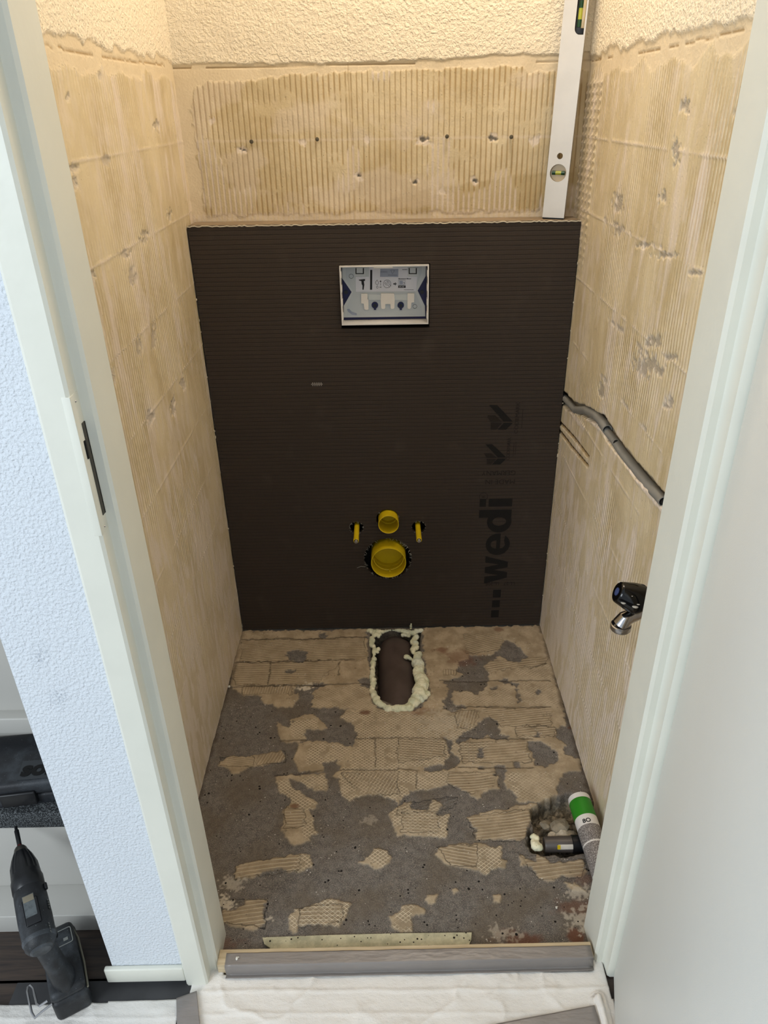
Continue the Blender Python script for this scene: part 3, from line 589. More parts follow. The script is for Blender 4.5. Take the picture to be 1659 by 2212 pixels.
# threshold with tape
tag(MB().box((-.3415, -1.054, 0), (.372, -1.024, .030), .0012).build('threshold', MT['pine']), 'pale oak threshold bar across the doorway, mostly taped over', 'threshold')
def sheet(name, prof, x0, x1, mat, n=60, seed=1, amp=.0006, skew=0):
    xs = np.linspace(x0, x1, n); pr = np.array(prof); L = np.concatenate([[0], np.cumsum(np.hypot(*np.diff(pr, axis=0).T))]); t = np.linspace(0, L[-1], 30)
    yy = np.interp(t, L, pr[:, 0]); zz = np.interp(t, L, pr[:, 1]); Xg, Yg = np.meshgrid(xs, yy); _, Zg = np.meshgrid(xs, zz)
    Zg = Zg+amp*2*fbm(Xg*25, Yg*90+Zg*90, seed, 3); Yg = Yg+skew*(Xg-x0)-amp*2*fbm(Xg*30, Zg*60, seed+5, 3); Xg = Xg+(fbm(Yg*40, Zg*40, seed+2, 2)-.5)*.004
    o = grid(name, np.stack([Xg, Yg, Zg], -1), {}, mat); md = o.modifiers.new('s', 'SOLIDIFY'); md.thickness = .0004; return o
tag(sheet('tape_strip', [(-1.0315, .0306), (-1.0548, .0306), (-1.0565, .027), (-1.0585, .006), (-1.066, .0075)], -.326, .371, MT['tape'], seed=3), 'long grey tape strip folded over the threshold bar', 'tape')

# dust sheets
def cloth(name, outline, x0, x1, y0, y1, seed, fold=None, label=''):
    gx = np.arange(x0, x1, .003); gy = np.arange(y0, y1, .003); Xc, Yc = np.meshgrid(gx, gy)
    U, V = UV(Xc, Yc, np.full(Xc.shape, .005)); keep = inpoly(U, V, outline)
    rd = 1-np.abs(fbm(Xc*9+Yc*5, Yc*16, seed, 4)*2-1); rd = 1-np.abs(fbm(Xc*7+Yc*4, Yc*9-Xc*3, seed, 4)*2-1); h = .003+.0035*rd**10+.0016*fbm(Xc*30, Yc*35, seed+3, 4)
    for dv, am in ((2140, .002), (2190, .0015)): h += am*sm(7, 0, np.abs(V-dv+(U-800)*.01+(fbm(Xc*8, Yc*8, seed+9)-.5)*14))
    if fold: h += .016*np.sqrt(np.clip(1-(dline(U, V, fold)/9)**2, 0, 1))+.006*sm(5, 0, np.abs(dline(U, V, fold)-14))
    o = grid(name, np.stack([Xc, Yc, h], -1), {}, MT['cloth'], keep); md = o.modifiers.new('s', 'SOLIDIFY'); md.thickness = .0015; return o
tag(cloth('dust_sheet', [(420,2104),(424,2096),(430,2090.5),(438,2093),(447,2089),(456,2086),(471,2086),(479,2090),(488,2105),(600,2104),(1279,2093),(1278,2060),(1298,2056),(1302,2072),(1306,2094),(1316,2130),(1360,2260),(1560,2700),(1500,3600),(370,3600),(395,2230),(404,2160),(411,2130),(415,2117)], -.43, .42, -1.55, -1.03, 5, [(1291,2158),(1300,2190),(1312,2240)]), 'crumpled white fleece dust sheet in front of the threshold', 'dust sheet')
tag(cloth('dust_sheet', [(-600,2172),(0,2169.5),(130,2166),(260,2161),(386,2158),(398,2162),(425,2240),(560,3600),(-3000,3600)], -1.25, -.40, -1.55, -1.09, 15), 'smooth white dust sheet lying under the drill, left of the grey tape', 'dust sheet')
def flat_tape(name, pts, z, label, seed):
    W = [PX(u, v, 2, z) for u, v in pts]; a, b, c, d = [np.array(q) for q in W]; s, t = np.meshgrid(np.linspace(0, 1, 26), np.linspace(0, 1, 26)); s = s[..., None]; t = t[..., None]
    P = (a*(1-s)+b*s)*(1-t)+(d*(1-s)+c*s)*t; P[..., 2] += .0016*fbm(P[..., 0]*40, P[..., 1]*40, seed, 3)
    o = grid(name, P, {}, MT['tape']); md = o.modifiers.new('s', 'SOLIDIFY'); md.thickness = .0004; tag(o, label, 'tape')
flat_tape('tape_strip', [(381,2157),(425,2141),(440,2290),(384,2290)], .0095, 'grey tape strip joining the two dust sheets at lower left', 31)
flat_tape('tape_strip', [(1040,2218),(1284,2172),(1312,2262),(1060,2300)], .0105, 'grey tape corner at the bottom edge beside the open door', 37)

# cream remnant strip on the screed
b = MB(); pts = [(567,2026),(700,2021),(860,2017),(1019,2015),(1018,2030),(1013,2042),(860,2046),(585,2056),(583,2048),(571,2040)]
W = [PX(u, v, 2, .004) for u, v in pts]; W = [Vector((p.x, min(p.y, -.985) if i > 3 else p.y, .0015)) for i, p in enumerate(W)]
W = [Vector((p.x, max(p.y, -1.021), p.z)) for p in W]
b.poly(W, (0, 0, .004)); tag(b.build('mortar_strip', MT['strip'], smooth=False), 'narrow cream mortar strip on the screed behind the threshold', 'mortar strip')
# ---------------------------------------------------------------- backer board casing
bd = thing('backer_board', 'dark brown tile backer board boxing in the toilet frame, printed at right', 'backer board', (0, 0, 0))
cut = lambda u, v: (PX(u, v, 1, 0).x, PX(u, v, 1, 0).z)
HC = {'flush': (-.005, .394, .0335), 'drain': (-.007, .259, .071), 'rodl': (-.097, .368, .0205), 'rodr': (.085, .366, .0205)}
def ragcircle(x, z, r, n=70, a=.0012): return [(x+(r+random.uniform(-a, a))*math.cos(2*PI*k/n), z+(r+random.uniform(-a, a))*math.sin(2*PI*k/n)) for k in range(n)]
WB = .4675
outer = [(-WB, .003), (WB, .003), (WB, HB), (-WB, HB)]
spl = [outer, [(-.1135, .951), (.1095, .951), (.1095, 1.108), (-.1135, 1.108)]]+[ragcircle(*HC[k]) for k in HC]
me = curve_mesh(spl, .0065)
MB().add(me, Matrix.Translation((0, .0065, 0)) @ XZ).build('front_panel', MT['board'], bd, smooth=False)
MB().box((-WB, .013, HB-.0125), (WB, YB-.003, HB-.0005), .0005).build('top_panel', simple('board_top_dusty', srgb(150, 132, 108), .8, var=.2), bd)
MB().box((-WB, .0125, .02), (-WB+.012, YB-.004, HB-.013)).build('side_panel', MT['board'], bd)
MB().box((WB-.012, .0125, .02), (WB, YB-.004, HB-.013)).build('side_panel', MT['board'], bd)
MB().box((-.44, .055, .02), (.44, .062, HB-.02)).build('dark_void_sheet', MT['void'], bd)  # black sheet added to paint the darkness of the hollow behind the cutouts
b = MB()                                   # pale scrim edge along the top and torn bits on the uprights
zz = np.linspace(-WB, WB, 160)
b.tube([(x, -.0005+random.uniform(-.0006, .0006), HB-.0005+random.uniform(-.0012, .0012)) for x in zz], .0014, 6)
for sx in (-1, 1):
    for k in range(14):
        z = random.uniform(.01, 1.19); b.ball((sx*(WB+.002), -.0005, z), random.uniform(.0008, .0018), 1, (1, .6, random.uniform(1, 4)))
o = b.build('scrim_edge', simple('scrim', srgb(205, 196, 176), .9), bd); o['kind'] = 'stuff'
b = MB()
def fray(cx, cz, r, n, l):
    for k in range(n):
        a = random.uniform(0, 2*PI); p = Vector((cx+(r+.001)*math.cos(a), -.0008, cz+(r+.001)*math.sin(a))); a2 = a+PI+random.uniform(-.9, .9); L = random.uniform(.3, 1)*l
        q = p+Vector((math.cos(a2)*L, -.002*random.random(), math.sin(a2)*L)); b.tube([p, (p+q)/2+Vector((random.uniform(-1, 1)*L*.15, 0, random.uniform(-1, 1)*L*.15)), q], .00035, 5)
fray(*HC['drain'], 70, .010); fray(*HC['rodl'], 22, .006); fray(*HC['rodr'], 22, .006); fray(*HC['flush'], 8, .004)
b.tube([(-.075, -.001, .232), (-.088, -.004, .236), (-.100, -.003, .230)], .0004, 5)
o = b.build('frayed_fibres', simple('glass_fibres', srgb(176, 176, 168), .6), bd); o['kind'] = 'stuff'
# lettering
def put(me, x, z, rot, parent, mat, name, y=-.0003):
    m = Matrix.Translation((x, y, z)) @ Matrix.Rotation(-rot, 4, 'Y') @ XZ
    return MB().add(me, m).build(name, mat, parent, smooth=False)
# three squares + wedi, read upwards
b = MB()
for z0, z1, x0, x1 in ((.0345, .0615, .313, .337), (.073, .099, .314, .338), (.111, .139, .315, .339)): MB().box((x0, -.0008, z0), (x1, 0, z1)).build('printed_square', MT['ink'], bd)
def letters():
    # heavy grotesque letters drawn as outlines; x runs along the word (upwards on the board), y = letter height
    out = []; xh = .068; s = .0225
    out.append([[(0, xh), (s*.98, xh), (.026, .026), (.034, xh), (.052, xh), (.060, .026), (.0665, xh), (.086, xh), (.068, 0), (.051, 0), (.043, .041), (.035, 0), (.018, 0)]])
    def ring(cx, cy, rx, ry, n=40, a0=0, a1=2*PI): return [(cx+rx*math.cos(a0+(a1-a0)*k/n), cy+ry*math.sin(a0+(a1-a0)*k/n)) for k in range(n+(0 if a1-a0 > 6.2 else 1))]
    ex = .122; h = xh/2                                     # e
    oute = ring(ex, h, .0325, .0355, 44, 0, 2*PI-.62); ine = ring(ex, h-.004, .014, .0185, 24, 2*PI-.75, PI)
    e = [(ex+.0325, h-.007)]+oute+[(ex+.0115, h-.018)]+[(ex-.002, h-.0215), (ex-.0105, h-.016), (ex-.0125, h-.007)]
    hole = ring(ex, h+.0065, .0125, .0145, 16, 0, PI); hole = [(ex+.0125, h+.0045)]+hole+[(ex-.0125, h+.0045)]
    out.append([e, hole])
    dx = .190                                               # d
    out.append([ring(dx, h, .0325, .0355), ring(dx, h, .0125, .020, 30)]); out.append([[(dx+.012, 0), (dx+.0345, 0), (dx+.0345, .094), (dx+.012, .094)]])
    ix = .2335; out.append([[(ix, 0), (ix+.0225, 0), (ix+.0225, xh), (ix, xh)]]); out.append([[(ix, .0755), (ix+.0225, .0755), (ix+.0225, .094), (ix, .094)]])
    return out
b = MB()
for q_, sp in enumerate(letters()):
    me = curve_mesh(sp, .0003); b.add(me, Matrix.Translation((.3535, -.0003-.0001*(q_ % 2), .163)) @ Matrix.Rotation(-PI/2, 4, 'Y') @ Matrix.Diagonal(Vector((1.145, 1, 1, 1))) @ XZ)
b.build('printed_lettering', MT['ink'], bd, smooth=False)
put(text_mesh('R', .013, .0002), .2745, .459, PI/2, bd, MT['faint'], 'registered_mark')
b = MB(); b.add(curve_mesh([circle(0, 0, .0125, 32), circle(0, 0, .0112, 32)], .0003), Matrix.Translation((.270, -.0003, .464)) @ XZ); b.build('registered_ring', MT['faint'], bd)
put(text_mesh('MADE IN', .0215, 0, sx=1.0), .3575, .5175, PI, bd, MT['faint'], 'printed_text')
put(text_mesh('GERMANY', .0215, 0, sx=.96), .3575, .545, PI, bd, MT['faint'], 'printed_text')
put(text_mesh('LL:27   LL:208', .0165, 0, sx=.95), .380, .167, PI, bd, MT['faint'], 'dotted_code')
def q3(pts): return [(960+x/4.2536, 840+y/4.2536) for x, y in pts]
def marks(polys, mat, name):
    b = MB()
    for p in polys: b.poly([(cut(u, v)[0], -.0008, cut(u, v)[1]) for u, v in q3(p)], (0, .0008, 0))
    return b.build(name, mat, bd, smooth=False)
marks([[(410,148),(485,148),(628,300),(545,300)], [(545,312),(628,312),(565,374),(492,374)]], MT['ink'], 'printed_tick')
marks([[(398,240),(465,240),(525,300),(425,300),(395,262)], [(425,310),(530,310),(475,374),(425,374)]], MT['faint'], 'printed_tick_shade')
marks([[(376,508),(440,508),(566,628),(490,628)], [(490,640),(566,640),(515,692),(440,692)]], MT['ink'], 'printed_tick')
marks([[(362,590),(430,590),(480,630),(385,630)], [(388,642),(480,642),(430,690),(388,690)]], MT['faint'], 'printed_tick_shade')
put(text_mesh('CODEMARK', .0150, 0, sx=1.12), .3545, .656, PI/2, bd, MT['faint'], 'printed_text')
put(text_mesh('CODEMARK', .0130, 0, sx=.97), .3365, .577, PI/2, bd, MT['faint'], 'printed_text')
MB().box((.363, -.0007, .672), (.3642, 0, .728)).build('printed_line', MT['faint'], bd); MB().box((.3455, -.0007, .588), (.3467, 0, .628)).build('printed_line', MT['faint'], bd); MB().box((.351, -.0007, .592), (.352, 0, .632)).build('printed_line', MT['faint'], bd)
b = MB(); b.box((-.200, -.0007, .805), (-.170, 0, .8075))
for k in range(5): b.box((-.197+k*.0055, -.0007, .8015), (-.1945+k*.0055, 0, .811))
b.build('white_print', simple('white_print', srgb(150, 144, 138), .8), bd)

# ---------------------------------------------------------------- flush plate opening
fp = thing('flush_plate_box', 'white rectangular flush plate housing set into the brown board', 'flush box', (0, 0, 1.03))
q2 = lambda x, y, yy: PX(700+x/6.381, 540+y/6.381, 1, yy)
yfr, ybk = -.010, .034
def fr_(x, y): p = q2(x, y, yfr); return (p.x, p.z)
ou = [fr_(213, 222), fr_(1450, 208), fr_(1436, 1030), fr_(240, 1032)]
x0, x1, z0, z1 = (ou[0][0]+ou[3][0])/2, (ou[1][0]+ou[2][0])/2, (ou[2][1]+ou[3][1])/2, (ou[0][1]+ou[1][1])/2
me = curve_mesh([[(x0, z0), (x1, z0), (x1, z1), (x0, z1)], [(x0+.0028, z0+.0028), (x1-.0028, z0+.0028), (x1-.0028, z1-.0028), (x0+.0028, z1-.0028)]], (ybk-yfr)/2)
co = MB().add(me, Matrix.Translation((0, (ybk+yfr)/2, 0)) @ XZ).build('collar', MT['white'], fp, smooth=False)
zm = z1-.0028
MB().box((-.028, yfr+.001, zm-.0035), (.018, yfr+.008, zm+.0006), .0006).build('top_tab', MT['white'], co)
for zc in np.linspace(z0+.02, z1-.02, 4):
    MB().box((x0+.0028, yfr+.001, zc-.008), (x0+.0045, yfr+.02, zc+.008)).build('side_clip', MT['white'], co); MB().box((x1-.0045, yfr+.001, zc-.008), (x1-.0028, yfr+.02, zc+.008)).build('side_clip', MT['white'], co)
MB().box((x0+.003, ybk-.002, z0+.003), (x1-.003, ybk+.006, z1-.003)).build('back_plate', MT['navy'], fp)
yb = ybk-.004
def w2(pts, y=yb): return [q2(a, c, y) for a, c in pts]
def slab(name, pts, mat, parent, y=yb, t=.0015): return MB().poly(w2(pts, y), (0, t, 0)).build(name, mat, parent, smooth=False)
ip = slab('inner_cover', [(250,215),(1405,215),(1400,360),(1290,560),(1390,770),(1395,915),(270,930),(272,770),(380,580),(250,390)], MT['palegrey'], fp)
slab('raised_field', [(300,215),(1350,215),(1345,330),(1250,560),(1345,790),(1345,900),(315,905),(315,790),(398,580),(300,400)], simple('pale_grey_plastic', srgb(182, 191, 198), .4, var=.03), ip, yb-.0008)
slab('sticker', [(435,370),(620,368),(620,235),(1170,235),(1170,365),(1285,365),(1268,570),(440,575)], MT['label'], ip, yb-.0014, .0005)
slab('sticker_panel', [(775,262),(1025,262),(1022,372),(772,370)], MT['labelgrey'], ip, yb-.0017, .0003)
def clip(xa, xb, nm='cover_clip'):
    o = slab(nm, [(xa-15,245),(xb+20,245),(xb+20,362),(xa-15,362)], MT['palegrey'], ip, yb-.0030, .002)
    slab('clip_slot', [(xa,250),(xa+14,250),(xa+14,320),(xb-16,320),(xb-16,250),(xb,250),(xb,332),(xa,332)], MT['labelblack'], o, yb-.0036, .0008); return o
clip(433, 550); clip(1167, 1280)
def foamtab(p): 
    m = MB().poly(w2(p, yb-.006), (0, .006, 0)); m.build('white_tab', MT['white'], ip, smooth=False)
foamtab([(512,605),(600,605),(600,680),(612,690),(612,815),(600,825),(570,825),(555,815),(548,740),(512,735)])
foamtab([(785,600),(965,600),(975,690),(970,800),(955,812),(930,812),(918,800),(915,745),(845,745),(842,800),(830,812),(800,812),(788,800),(780,700)])
foamtab([(1150,600),(1245,600),(1242,720),(1205,725),(1195,800),(1180,812),(1155,808),(1150,790)])
slab('tab_band', [(600,610),(1160,610),(1150,690),(610,690)], simple('tab_band_plastic', srgb(198, 206, 210), .4, var=.03), ip, yb-.0028, .002)
for cx in (700, 1058):
    c_ = q2(cx, 765, yb-.006); b = MB().lathe([(0, 0), (0, .0075), (.002, .0083), (.006, .0083), (.006, 0)], (c_.x, yb-.006, c_.z), (0, 1, 0), 32)
    b.box((c_.x-.0028, yb-.005, c_.z-.0115), (c_.x+.0028, yb, c_.z-.006)); o = b.build('round_plug', MT['navy'], ip)
    MB().lathe([(0, 0), (0, .0042), (.001, .0042), (.001, .003), (.003, .003)], (c_.x, yb-.0072, c_.z), (0, 1, 0), 24).build('plug_centre', MT['black'], o)
def ringm(cx, cy, r, name, th=.0006):
    c_ = q2(cx, cy, yb-.0012); me = curve_mesh([circle(0, 0, r), circle(0, 0, r-th)], .0003); return MB().add(me, Matrix.Translation((c_.x, yb-.0018, c_.z)) @ XZ).build(name, MT['labelblack'], ip)
ringm(375, 362, .0056, 'moulded_ring'); ringm(1252, 778, .0054, 'moulded_ring')
slab('curved_mark', [(315,820),(345,810),(380,850),(450,875),(450,900),(390,895),(335,855)], MT['labelgrey'], ip, yb-.0016, .0005)
for sgn, cx in ((-1, 303), (1, 1350)):
    c_ = q2(cx, 580, yb+.001); MB().lathe([(0, 0), (0, .0048), (.003, .0048)], (c_.x, ybk-.0045, c_.z), (0, 1, 0), 20).build('side_plug', MT['black'], fp)
b = MB()                                             # line drawings on the sticker
ys_ = yb-.0019
def ln(pts, r=.00035): b.tube([q2(a, c, ys_) for a, c in pts], r, 5)
def cir(cx, cy, rx, ry, r=.0003, n=20, a0=0, a1=2*PI): ln([(cx+rx*math.cos(a0+(a1-a0)*k/n), cy+ry*math.sin(a0+(a1-a0)*k/n)) for k in range(n+1)], r)
ln([(730,413),(708,445),(708,460),(720,475),(740,475),(752,460),(750,445),(730,413)]); ln([(733,490),(721,510),(726,527),(742,527),(747,510),(733,490)])
ln([(765,433),(792,433)], .0006); ln([(778,420),(778,448)], .0006); ln([(772,470),(786,470)]); ln([(779,463),(779,478)]); ln([(772,490),(786,490)]); ln([(765,513),(792,513)], .0006)
ln([(870+54*(1+.12*(k % 2))*math.cos(2*PI*k/24)*.92, 468+56*(1+.12*(k % 2))*math.sin(2*PI*k/24)*.92) for k in range(25)]); ln([(905,515),(878,480),(850,480),(835,455),(850,450),(862,465),(875,460),(875,442),(862,432),(885,432),(897,452),(893,468),(925,500)])
ln([(955,467),(985,467)], .0014); ln([(980,450),(997,467),(980,484)], .0008); ln([(940,280),(918,280),(945,330),(972,280),(950,280)], .0003); ln([(880,346),(1010,346)], .0003)
ln([(1025,418),(1122,418),(1122,488),(1025,488),(1025,418)], .0002); ln([(1090,445),(1108,445),(1108,472),(1090,472)], .0005)
b.poly(w2([(1022,492),(1124,492),(1124,522),(1022,522)], ys_), (0, .0003, 0)); b.poly(w2([(636,275),(665,275),(662,548),(634,548)], ys_), (0, .0003, 0))
b.poly(w2([(480,410),(565,400),(565,425),(548,430),(555,480),(545,548),(530,548),(530,490),(518,470),(515,430),(480,420)], ys_), (0, .0003, 0))
b.build('sticker_drawings', MT['labelblack'], ip, smooth=False)
b = MB(); b.poly(w2([(1040,428),(1085,428),(1085,478),(1040,478)], ys_-.0002), (0, .0002, 0)); b.build('book_icon', MT['labelgrey'], ip, smooth=False)
def stext(s, x, y, size, name='sticker_text', sx=1.0):
    p = q2(x, y, ys_); return MB().add(text_mesh(s, size, .00006, .0001, sx=sx), Matrix.Translation((p.x, ys_, p.z)) @ XZ).build(name, MT['labelblack'], ip, smooth=False)
stext('Maintenance Manual', 1025, 405, .0042, sx=.92)
p = q2(1036, 516, ys_-.0002); MB().add(text_mesh('971.767', .0040, .00004, .0001), Matrix.Translation((p.x, ys_-.0003, p.z)) @ XZ).build('sticker_number', MT['label'], ip, smooth=False)
b = MB()                                             # small print too fine to read: rows of short strokes
for xa_, xb_, y_, hgt_ in ((1077, 1148, 270, 9), (1100, 1232, 548, 6), (778, 872, 302, 6)):
    x_ = xa_
    while x_ < xb_:
        b.poly(w2([(x_, y_-hgt_/2), (x_+5, y_-hgt_/2), (x_+5, y_+hgt_/2), (x_, y_+hgt_/2)], ys_), (0, .0002, 0)); x_ += 8
o = b.build('small_print', MT['labelblack'], ip, smooth=False); o['kind'] = 'stuff'

# ---------------------------------------------------------------- pipe stubs and rods
def stub(name, label, x, z, r, y1, t, mat):
    o = thing(name, label, 'pipe', (x, .03, z)); L = .05-y1
    MB().lathe([(0, r), (L, r), (L+.0006, r-.0006), (L, r-t), (L*.35, r-t), (L*.35, r-t-.003), (L*.25, r-t-.003), (L*.2, r-t-.0035), (L*.2, 0)], (x, .05, z), (0, -1, 0), 64).build('pipe_wall', mat, o); return o, L
o, L = stub('drain_stub', 'large yellow drain stub with closed cap in a frayed round cutout', -.005, .267, .0515, -.036, .0025, MT['yellow'])
b = MB().tube([(-.005+.046*math.cos(a), -.002, .267+.046*math.sin(a)) for a in np.linspace(PI*1.02, PI*1.99, 30)], .0022, 8); b.box((-.004, -.012, .219), (.001, .006, .224)); b.box((-.034, -.004, .2245), (-.004, .004, .2285)) if False else None
b.build('inner_rim', MT['yellow'], o)
stub('flush_stub', 'small yellow flush pipe stub above the large drain stub', -.003, .394, .0295, -.031, .0018, MT['yellow'])
for nm, x, zc, lab in (('l', -.0955, .370, 'yellow sleeved threaded rod left of the pipe stubs'), ('r', .0825, .369, 'yellow sleeved threaded rod right of the pipe stubs')):
    t_ = thing('threaded_rod', lab, 'rod', (x, .05, zc), 'mounting rods for the toilet bowl')
    MB().lathe([(0, .0075), (.128, .0078), (.129, .0062), (.122, .0055)], (x, .05, zc), (.0, -1, 0), 24).build('sleeve', MT['yellow'], t_)
    prof = [(.0, .005)]
    for k in range(40): prof += [(.02+k*.0028, .0055), (.0214+k*.0028, .0048)]
    prof += [(.1335, .0050), (.1345, .004), (.1345, 0)]
    MB().lathe(prof, (x, .05, zc), (0, -1, 0), 16).build('threaded_bar', MT['steel'], t_)

# ---------------------------------------------------------------- drain pipe in the floor and foam
dp = thing('drain_pipe', 'dark brown drain pipe lying in the floor slot below the board', 'pipe', (.015, -.2, -.06))
R = .061; zc = -.058
path = [(.020, -.352, zc), (.019, -.27, zc), (.016, -.085, zc), (.014, -.068, zc-.003), (.013, -.050, zc-.012), (.012, -.034, zc-.034), (.012, -.028, zc-.060)]
MB().tube(path, [R-.003, R-.003, R-.001, R-.001, R-.002, R-.004, R-.004], 48).build('pipe_run', MT['pipe'], dp)
MB().lathe([(0, R-.003), (.0, R), (.062, R+.0005), (.062, R-.002)], (.0195, -.355, zc), (-.0, 1, 0), 48).build('socket', MT['pipe'], dp)
def foam(name, label, strokes, balls=(), vox=.0022, seed=3):
    rnd = random.Random(seed); b = MB()
    for pts in strokes:
        for (p, r), (q, s) in zip(pts[:-1], pts[1:]):
            n = max(2, int((Vector(q)-Vector(p)).length/.006))
            for k in range(n):
                f = k/n; c = Vector(p).lerp(Vector(q), f); rr = r+(s-r)*f
                b.ball(c+Vector((rnd.uniform(-1, 1), rnd.uniform(-1, 1), rnd.uniform(-.5, .5)))*rr*.28, rr*rnd.uniform(.75, 1.12), 2, (1, rnd.uniform(.8, 1.3), .85))
    for c, r in balls: b.ball(c, r, 2)
    o = b.build(name, MT['foam']); m = o.modifiers.new('r', 'REMESH'); m.mode = 'VOXEL'; m.voxel_size = vox; m.use_smooth_shade = True
    tx = bpy.data.textures.new('n', 'CLOUDS'); tx.noise_scale = .012; d = o.modifiers.new('d', 'DISPLACE'); d.texture = tx; d.strength = .006; d.texture_coords = 'GLOBAL'; d.mid_level = .5
    return tag(o, label, 'foam')
def F(u, v, z=.002): return tuple(PX(u, v, 2, z))
k6 = lambda x, y: (740+x/6.9125, 1330+y/6.9125)
def FS(lst, z=.0): return [(F(*k6(x, y), z), r) for x, y, r in lst]
foam('foam_bead', 'pale yellow expanding foam around the floor drain pipe', [
 FS([(440,330,.0085),(435,420,.0085),(470,500,.007),(470,600,.005),(455,700,.0085),(445,800,.009),(440,900,.0085),(455,1000,.0105),(440,1100,.0085),(455,1190,.010),(510,1280,.0105),(600,1350,.0105),(700,1390,.011),(800,1400,.0145),(900,1390,.0155),(980,1380,.013),(1060,1350,.011)]),
 FS([(1085,330,.010),(1075,400,.011),(1070,470,.0125),(1060,560,.006),(1130,590,.012),(1120,680,.0165),(1140,780,.0165),(1150,880,.017),(1170,960,.019),(1165,1060,.019),(1150,1150,.020),(1110,1240,.018),(1060,1300,.016)]),
 FS([(1240,1000,.009),(1230,1100,.010),(1280,1190,.007),(1200,1220,.010),(1110,1330,.009)])],
 [(F(*k6(955, 615), .006), .0085), (F(*k6(1010, 640), .004), .006), (F(*k6(530, 500), .002), .007), (F(*k6(515, 545), .0), .005)])
foam('foam_smear', 'white green foam squeezed out under the board edge above the pipe', [
 FS([(390,225,.008),(440,235,.010),(520,250,.011),(600,235,.008),(680,225,.005),(760,215,.005),(850,220,.006),(930,235,.010),(1000,260,.012),(1080,250,.010),(1150,230,.009),(1200,212,.006)]),
 FS([(480,300,.010),(540,290,.008),(590,270,.006)]), FS([(900,290,.007),(960,290,.009),(1010,300,.009)]), [((.062, -.006, .004), .005), ((.061, -.006, .016), .003), ((.063, -.006, .019), .0035)]], vox=.0018, seed=9)

# corner pit: little waste pipe, foam lump, rubble
k5 = lambda x, y: (1100+x/5.184, 1700+y/5.184)
def G(x, y, z=0): return PX(*k5(x, y), 2, z)
wp = thing('waste_pipe', 'short dark grey waste pipe end in the broken floor corner', 'pipe', tuple(G(600, 650, -.02)))
a_, b_, c2_ = G(390, 645, -.012), G(700, 640, -.012), G(830, 640, -.012)
MB().tube([a_, a_.lerp(b_, .05), a_.lerp(b_, .5), a_.lerp(b_, .52), b_], [.0155, .0172, .0172, .0178, .0178], 28).build('pipe_run', MT['pipegrey'], wp)
MB().tube([b_-(b_-a_)*.02, b_, c2_, c2_+Vector((.012, 0, 0))], [.0178, .0198, .0198, .018], 28).build('collar', MT['black'], wp)
lb = MB(); pc_ = a_.lerp(b_, .78)
for k in range(6):
    a0 = -PI*.40+k*.10
    lb.box((-.020, -.0181*math.cos(0), -.0009), (.020, -.0174, .0009), mat=Matrix.Translation(pc_) @ Matrix.Rotation(-.35-k*.10, 4, 'X'))
lb.build('pipe_label', simple('pipe_label', srgb(214, 208, 196), .5), wp)
MB().box((-.0225, -.0184, -.0045), (-.0155, -.0176, .0045), mat=Matrix.Translation(pc_) @ Matrix.Rotation(-.6, 4, 'X')).build('yellow_tab', MT['yellow'], wp)
foam('foam_lump', 'pale green foam lump at the left end of the small waste pipe', [[(tuple(G(285, 560, -.004)), .009), (tuple(G(290, 620, -.004)), .010), (tuple(G(320, 670, -.002)), .011), (tuple(G(375, 690, -.002)), .008)]], seed=21, vox=.002)
rb = random.Random(5)
def stone(c, r, mat, label, cat='rubble', group='broken mortar pieces in the floor corner'):
    b = MB().ball((0, 0, 0), r, 2, (rb.uniform(.9, 1.5), rb.uniform(.7, 1.1), rb.uniform(.5, .7)))
    for v in b.b.verts: v.co *= rb.uniform(.82, 1.12)
    b.tf(Matrix.Translation(c) @ Matrix.Rotation(rb.uniform(0, 6), 4, 'Z')); o = b.build('mortar_chunk', mat, smooth=False); return tag(o, label, cat, group)
ms = simple('mortar_chunk', srgb(150, 140, 122), .9, var=.3, vscale=60, bump=.001); ms2 = simple('pale_mortar_chunk', srgb(200, 190, 172), .9, var=.25, vscale=60, bump=.001)
stone(G(570, 450, -.012), .020, ms, 'grey brown mortar chunk at the back of the corner pit'); stone(G(600, 540, -.012), .017, ms2, 'speckled pale mortar chunk just behind the small waste pipe')
stone(G(480, 545, -.014), .013, ms2, 'small pale mortar piece left behind the small waste pipe'); stone(G(690, 540, -.014), .014, ms, 'mortar piece touching the green and white cartridge'); stone(G(400, 430, -.016), .011, ms, 'small grey mortar piece by the left rim of the corner pit')
# cartridge
ct = thing('cartridge', 'green and white sealant cartridge lying in the right floor corner', 'cartridge', (.437, -.70, .025))
A = Vector((.4285, -.688, .0275)); D = Vector((.040, -1, -.0)).normalized(); r_ = .0255
MB().lathe([(0, 0), (0, r_-.004), (.003, r_), (.016, r_+.0006)], A, D, 48).build('end_rim', MT['white'], ct)
MB().lathe([(.016, r_+.0003), (.062, r_+.0003)], A, D, 48).build('green_band', simple('green_print', srgb(44, 132, 34), .35, var=.1), ct)
MB().lathe([(.062, r_+.0003), (.218, r_+.0003)], A, D, 48).build('white_sleeve', MT['white'], ct)
gk = NT('grey_speckle_print', .45); gc = gk.mix(gk.ramp(gk.noise(600, 3), .5, .62), srgb(106, 100, 98), srgb(190, 186, 182)); MT['speck'] = gk.done(gc)
